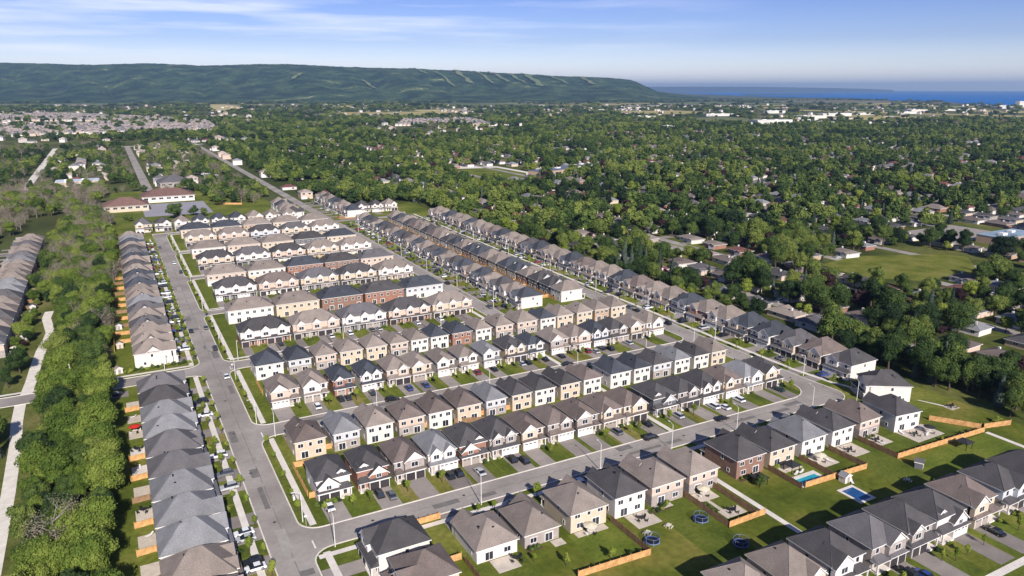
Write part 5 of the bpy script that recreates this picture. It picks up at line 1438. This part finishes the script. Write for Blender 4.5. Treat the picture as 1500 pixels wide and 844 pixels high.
for x0, x1, y0, y1 in ((-60, 10, 960, 1500), (52, 110, 880, 1500), (160, 215, 700, 1400), (1400, 2400, 3000, 3300), (2300, 3600, 3400, 3700)):
    for gx in np.arange(x0, x1, 26 if x1 - x0 < 100 else 40):
        for gy in np.arange(y0, y1, 20):
            if npr.random() < (.2 if x0 == 160 else .55): P.append((gx, gy + npr.uniform(-4, 4), 0)); I.append(int(npr.integers(3, 10))); S.append((1.1, 1.1, 1)); RZ.append(npr.choice((0, 1.57)))
for i in range(900):
    Yf = 1450 + 3600 * npr.random() ** 1.2; tf = npr.uniform(-.72, .74); X = tf * Yf; x = X * ca + Yf * sa; y = -X * sa + Yf * ca
    if pol(LAKE, x, y) or x < 1850 and y < 1480 and x > -600: continue
    if mathutils.noise.fractal(Vector((x / 260, y / 260, 5)), 1, 2, 4) < -.02 and npr.random() < .7: continue
    k = 1 + .25 * (Yf > 2600); P.append((x, y, 0)); I.append(int(npr.integers(0, 10))); S.append((k, k, k * 1.15)); RZ.append(npr.uniform(0, 3.1))
gn_scatter('far_subdivision', hc, P, I, S, RZ)
SOIL = mat('bare_ground', (.35, .29, .22), .95, .15, .02, fine=.1)
sheet('subdivision_ground', [(x, y) for x, y in SUB1], .6, mat('subdivision_streets', (.22, .2, .15), .95, .2, .02, fine=.15))
FM = [mat('field_green', (.10, .13, .035), .95, .15, .004, fine=.1), mat('field_hay', (.36, .30, .12), .95, .15, .004, fine=.1), mat('field_olive', (.14, .15, .06), .95, .15, .004, fine=.1), mat('field_brown', (.17, .13, .085), .95, .15, .004, fine=.1)]
for i, f_ in enumerate(RF): sheet('field', f_, .5 + .005 * i, FM[(0, 2, 1, 0, 3, 2, 1)[i % 7]])
for f_ in YF: sheet('field', f_, .8, mat('stubble_field', (.42, .35, .15), .95, .15, .004, fine=.1))
sheet('field', [(-350, 2600), (-60, 2450), (0, 2750), (-300, 2950)], 1.0, SOIL)
rect('bare_soil', 156, 182, 575, 592, .03, mat('orange_soil', (.42, .25, .12), .95, .15, .1))
# white sheds of the business park
WH = [(1640, 1560, 160, 60), (1860, 1500, 120, 70), (1780, 1640, 240, 50), (2060, 1760, 150, 60), (2230, 1880, 200, 80), (2480, 1980, 260, 60), (2720, 2040, 180, 90), (2980, 2030, 200, 70), (3260, 2160, 200, 60),
      (3620, 2200, 260, 60), (2100, 2200, 220, 40), (2560, 2350, 180, 50), (3900, 2330, 180, 90), (4300, 2360, 160, 120), (1640, 2080, 150, 40), (1320, 1560, 70, 50), (2450, 3200, 260, 80), (1960, 2860, 200, 60), (3100, 3050, 220, 60), (4640, 2560, 200, 90)]
WHM = [mat('white_cladding', (.55, .53, .5), .6, .1, .02), mat('cream_cladding', (.62, .55, .48), .7, .05, .02), mat('red_cladding', (.35, .12, .1), .7, .05, .02)]
for i, (x, y, w, d) in enumerate(WH):
    big_building('warehouse', x, y, -.35 + (i % 3) * .12, w * .55, d * .7, 7 + i % 3 * 2, WHM[0 if i % 4 else 1], WHM[0], '%s pale flat roofed warehouse of the business park, counted from the nearer end' % ORD[i], 'warehouse', True, 0, 'warehouses of the business park')
# water tower on the shore flats
root = empty('grain_silo', (4700, 2480, 0)); tag(root, 'tall pale block beside the bay shore', 'silo')
b = MB(); b.box(-30, 30, -12, 12, 0, 34, 0); put('body', b.mesh('silo'), [WHM[0]], root)

# ---------------------------------------------------------------- hills, bay
HILL = mix_mat('wooded_hill', [(.014, .03, .014), (.032, .06, .024), (.065, .095, .034), (.26, .26, .13)], 0.005, 10, 0.98, 'World', .38, .78, fine=(0.04, 0.55))
def hill_mesh(name, prof, Yn, Yr, Yf, m, amp=1.0, nt_=560, ny=150):
    """prof: (bearing tangent, crest height); the slope rises from Yn to the crest at Yr and runs on to Yf"""
    import mathutils
    ts = np.linspace(prof[0][0], prof[-1][0], nt_); hz = np.interp(ts, [a for a, _ in prof], [h for _, h in prof])
    V = []
    for j in range(ny):
        k = j / (ny - 1); Y = Yn + (Yf - Yn) * k ** 1.1
        for t, h in zip(ts, hz):
            X = t * Y; f = min(1, max(0, (Y - Yn) / (Yr - Yn))); g = f * f * (3 - 2 * f)
            n1 = mathutils.noise.fractal(Vector((X / 900, Y / 900, 3.1)), 1.0, 2.0, 5)
            n2 = mathutils.noise.fractal(Vector((X / 220, Y / 220, 7.7)), 1.0, 2.0, 4)
            rav = abs(mathutils.noise.noise(Vector(((X + .35 * Y) / 330, Y / 2600, 1.3))))
            n3 = mathutils.noise.noise(Vector((X / 38, Y / 70, 4.4))) * 7 * amp * min(1, g * 3)
            z = n3 + h * g * (1 - .6 * (1 - g) * (1 - rav * 1.7)) + (n1 * 34 + n2 * 16) * amp * g * (1 - .78 * g)
            if h < 2: z = -3
            V.append((X * ca + Y * sa, -X * sa + Y * ca, max(z, -3) - (3 if j == 0 else 0)))
    F_ = [(j * nt_ + i, j * nt_ + i + 1, (j + 1) * nt_ + i + 1, (j + 1) * nt_ + i) for j in range(ny - 1) for i in range(nt_ - 1)]
    me = bpy.data.meshes.new(name); me.from_pydata(V, [], F_); me.polygons.foreach_set('use_smooth', [True] * len(F_))
    tag(put(name, me, [m]), kind='structure'); return ts, hz
def crest(x, yp, Y): return ((x - 750) / FPX, 100 + (131.2 - yp) / FPX * Y)
prof = [crest(x, y, 8600) for x, y in ((-90, 95), (0, 95.5), (75, 96.5), (160, 98), (240, 96.5), (320, 99), (430, 97.5), (520, 101), (600, 103), (700, 107), (800, 112.5), (870, 115.5), (915, 118.5), (926, 121), (934, 125))] + [((944 - 750) / FPX, 118), ((956 - 750) / FPX, 70), ((990 - 750) / FPX, 30), ((1030 - 750) / FPX, 1)]
hill_mesh('escarpment', prof, 5600, 8600, 9800, HILL)
def crest2(x, yp, Y): return ((x - 750) / FPX, 100 + (132.6 - yp) / FPX * Y)
hill_mesh('far_hill', [crest2(x, y, 30000) for x, y in ((930, 129), (1010, 129.0), (1100, 129.2), (1180, 130.2), (1250, 131.8), (1290, 133.6))], 26000, 30000, 33000, mat('far_wooded_hill', (.03, .045, .03), .95, .2, .0005), .3, 90, 16)
# ski runs: pale grass lanes cut straight down the escarpment
SKI = mix_mat('ski_run_grass', [(.13, .17, .07), (.2, .2, .1)], .003, 4, .98, 'World')
import mathutils
def hill_z(X, Y):
    t = X / Y; h = float(np.interp(t, [a for a, _ in prof], [b_ for _, b_ in prof])); f = min(1, max(0, (Y - 5600) / 3000)); g = f * f * (3 - 2 * f)
    n1 = mathutils.noise.fractal(Vector((X / 900, Y / 900, 3.1)), 1.0, 2.0, 5); n2 = mathutils.noise.fractal(Vector((X / 220, Y / 220, 7.7)), 1.0, 2.0, 4)
    rav = abs(mathutils.noise.noise(Vector(((X + .35 * Y) / 330, Y / 2600, 1.3))))
    return 8 + h * g * (1 - .6 * (1 - g) * (1 - rav * 1.7)) + (n1 * 34 + n2 * 16) * g * (1 - .78 * g)
for i, (xa, ka, xb, kb, wd) in enumerate(((668, .88, 694, .55, 26), (640, .8, 668, .5, 14), (700, .85, 722, .6, 16), (716, .9, 745, .6, 18), (742, .88, 770, .58, 20), (762, .92, 792, .55, 30), (800, .85, 830, .62, 14), (846, .9, 866, .62, 24), (612, .9, 628, .7, 12), (455, .62, 440, .5, 22), (540, .6, 556, .45, 18))):
    b = MB(); prev = None
    for s in range(15):
        k = ka + (kb - ka) * s / 14; xp = xa + (xb - xa) * s / 14 + math.sin(s * .9 + i) * 1.4; Y = 5600 + 3000 * k
        row_ = []
        for sg in (-1, 1):
            X = (xp - 750) / FPX * Y + sg * wd * (1 + .3 * math.sin(s * 1.7 + i)); row_.append((X * ca + Y * sa, -X * sa + Y * ca, hill_z(X, Y) + 6))
        if prev: b.poly([prev[0], prev[1], row_[1], row_[0]])
        prev = row_
    tag(put('ski_run', b.mesh('ski_run'), [SKI]), kind='structure')
wm, wnt, wb = new_mat('bay_water')
wb.inputs['Base Color'].default_value = (.012, .12, .38, 1); wb.inputs['Roughness'].default_value = .9; wb.inputs['Specular IOR Level'].default_value = .02
sheet('bay', LAKE, 2.2, wm)
# spit of land across the bay
sheet('far_shore', [(9500, 9300), (12400, 12400), (15500, 13000), (14500, 11600), (11000, 9800)], 4, mat('shore_land', (.05, .07, .05), .95, .2, .001))

# ---------------------------------------------------------------- sky, sun, air
SUN_EL, SUN_AZ = 31.0, 81.0      # shadows fall along azimuth SUN_AZ, counted from +x
w = bpy.data.worlds.new('World'); sc.world = w; w.use_nodes = True
nt = w.node_tree; N = nt.nodes; L = nt.links
bg = N['Background']; sky = N.new('ShaderNodeTexSky'); sky.sky_type = 'NISHITA'; sky.sun_disc = False
to_sun = Vector((-math.cos(R(SUN_AZ)) * math.cos(R(SUN_EL)), -math.sin(R(SUN_AZ)) * math.cos(R(SUN_EL)), math.sin(R(SUN_EL))))
sky.sun_elevation = R(SUN_EL); sky.sun_rotation = math.atan2(to_sun.x, to_sun.y); sky.altitude = 200; sky.air_density = 1.0; sky.dust_density = .6; sky.ozone_density = 2.2
bg.inputs['Strength'].default_value = 0.062
# thin high cloud, laid out in sky directions
tc_ = N.new('ShaderNodeTexCoord'); mp = N.new('ShaderNodeMapping'); mp.inputs['Scale'].default_value = (1.6, 1.6, 22); mp.inputs['Rotation'].default_value = (R(4), R(-5), 0)
L.new(tc_.outputs['Generated'], mp.inputs[0])
nz = N.new('ShaderNodeTexNoise'); nz.inputs['Scale'].default_value = 2.6; nz.inputs['Detail'].default_value = 6; nz.inputs['Roughness'].default_value = .5
L.new(mp.outputs[0], nz.inputs['Vector'])
rr = N.new('ShaderNodeMapRange'); rr.inputs[1].default_value = .46; rr.inputs[2].default_value = .66; rr.inputs[3].default_value = 0; rr.inputs[4].default_value = .6
L.new(nz.outputs['Fac'], rr.inputs[0])
dt = N.new('ShaderNodeVectorMath'); dt.operation = 'DOT_PRODUCT'     # more cloud towards the escarpment
cdir = Vector((math.cos(R(100)), math.sin(R(100)), .1)); dt.inputs[1].default_value = cdir
L.new(tc_.outputs['Generated'], dt.inputs[0])
r3 = N.new('ShaderNodeMapRange'); r3.inputs[1].default_value = .55; r3.inputs[2].default_value = .98; L.new(dt.outputs['Value'], r3.inputs[0])
mm = N.new('ShaderNodeMath'); mm.operation = 'MULTIPLY'; L.new(rr.outputs[0], mm.inputs[0]); L.new(r3.outputs[0], mm.inputs[1])
mx = N.new('ShaderNodeMix'); mx.data_type = 'RGBA'
L.new(mm.outputs[0], mx.inputs['Factor']); L.new(sky.outputs[0], mx.inputs[6]); mx.inputs[7].default_value = (13.5, 13.8, 15.0, 1)
sx = N.new('ShaderNodeSeparateXYZ'); L.new(tc_.outputs['Generated'], sx.inputs[0])
tn = N.new('ShaderNodeValToRGB'); L.new(sx.outputs['Z'], tn.inputs[0])
for _ in range(2): tn.color_ramp.elements.new(.5)
for e_, (ps, cl) in zip(tn.color_ramp.elements, ((0, (1.2, 1.14, 1.34, 1)), (.06, (.50, .53, .80, 1)), (.13, (.29, .34, .66, 1)), (.5, (.30, .34, .50, 1)))): e_.position = ps; e_.color = cl
ts_ = N.new('ShaderNodeVectorMath'); ts_.operation = 'SCALE'; ts_.inputs['Scale'].default_value = 2.05; L.new(tn.outputs[0], ts_.inputs[0])
tm = N.new('ShaderNodeMix'); tm.data_type = 'RGBA'; tm.blend_type = 'MULTIPLY'; tm.inputs['Factor'].default_value = 1
L.new(sky.outputs[0], tm.inputs[6]); L.new(ts_.outputs[0], tm.inputs[7]); L.new(tm.outputs[2], mx.inputs[6])
L.new(mx.outputs[2], bg.inputs['Color'])
sd = bpy.data.lights.new('sun', 'SUN'); sd.energy = 5.0; sd.angle = R(.53); sd.color = (1, .95, .87)
so = bpy.data.objects.new('sun', sd); C.objects.link(so); so.rotation_euler = to_sun.to_track_quat('Z', 'Y').to_euler(); so.location = (0, 0, 500)
HAZE = True
if HAZE:
    hm = bpy.data.materials.new('haze'); hm.use_nodes = True; hn = hm.node_tree
    for n in list(hn.nodes): hn.nodes.remove(n)
    ho = hn.nodes.new('ShaderNodeOutputMaterial'); pv = hn.nodes.new('ShaderNodeVolumePrincipled')
    pv.inputs['Color'].default_value = (.43, .65, 1, 1); pv.inputs['Density'].default_value = 4.6e-5; pv.inputs['Anisotropy'].default_value = .2
    hn.links.new(pv.outputs[0], ho.inputs['Volume'])
    b = MB(); b.box(-LAND - 50, LAND + 50, -LAND - 50, LAND + 50, -8, 470, 0, bottom=True)
    tag(put('haze', b.mesh('haze'), [hm]), kind='stuff')
sc.view_settings.view_transform = 'Standard'; sc.view_settings.look = 'None'; sc.view_settings.exposure = 0.46; sc.view_settings.gamma = 1
sc.cycles.max_bounces = 5; sc.cycles.diffuse_bounces = 2; sc.cycles.glossy_bounces = 2; sc.cycles.volume_bounces = 0; sc.cycles.transparent_max_bounces = 4
sc.cycles.use_denoising = True
print('houses', NHOUSE[0], 'objects', len(bpy.data.objects), 'scatter', len(P), count)
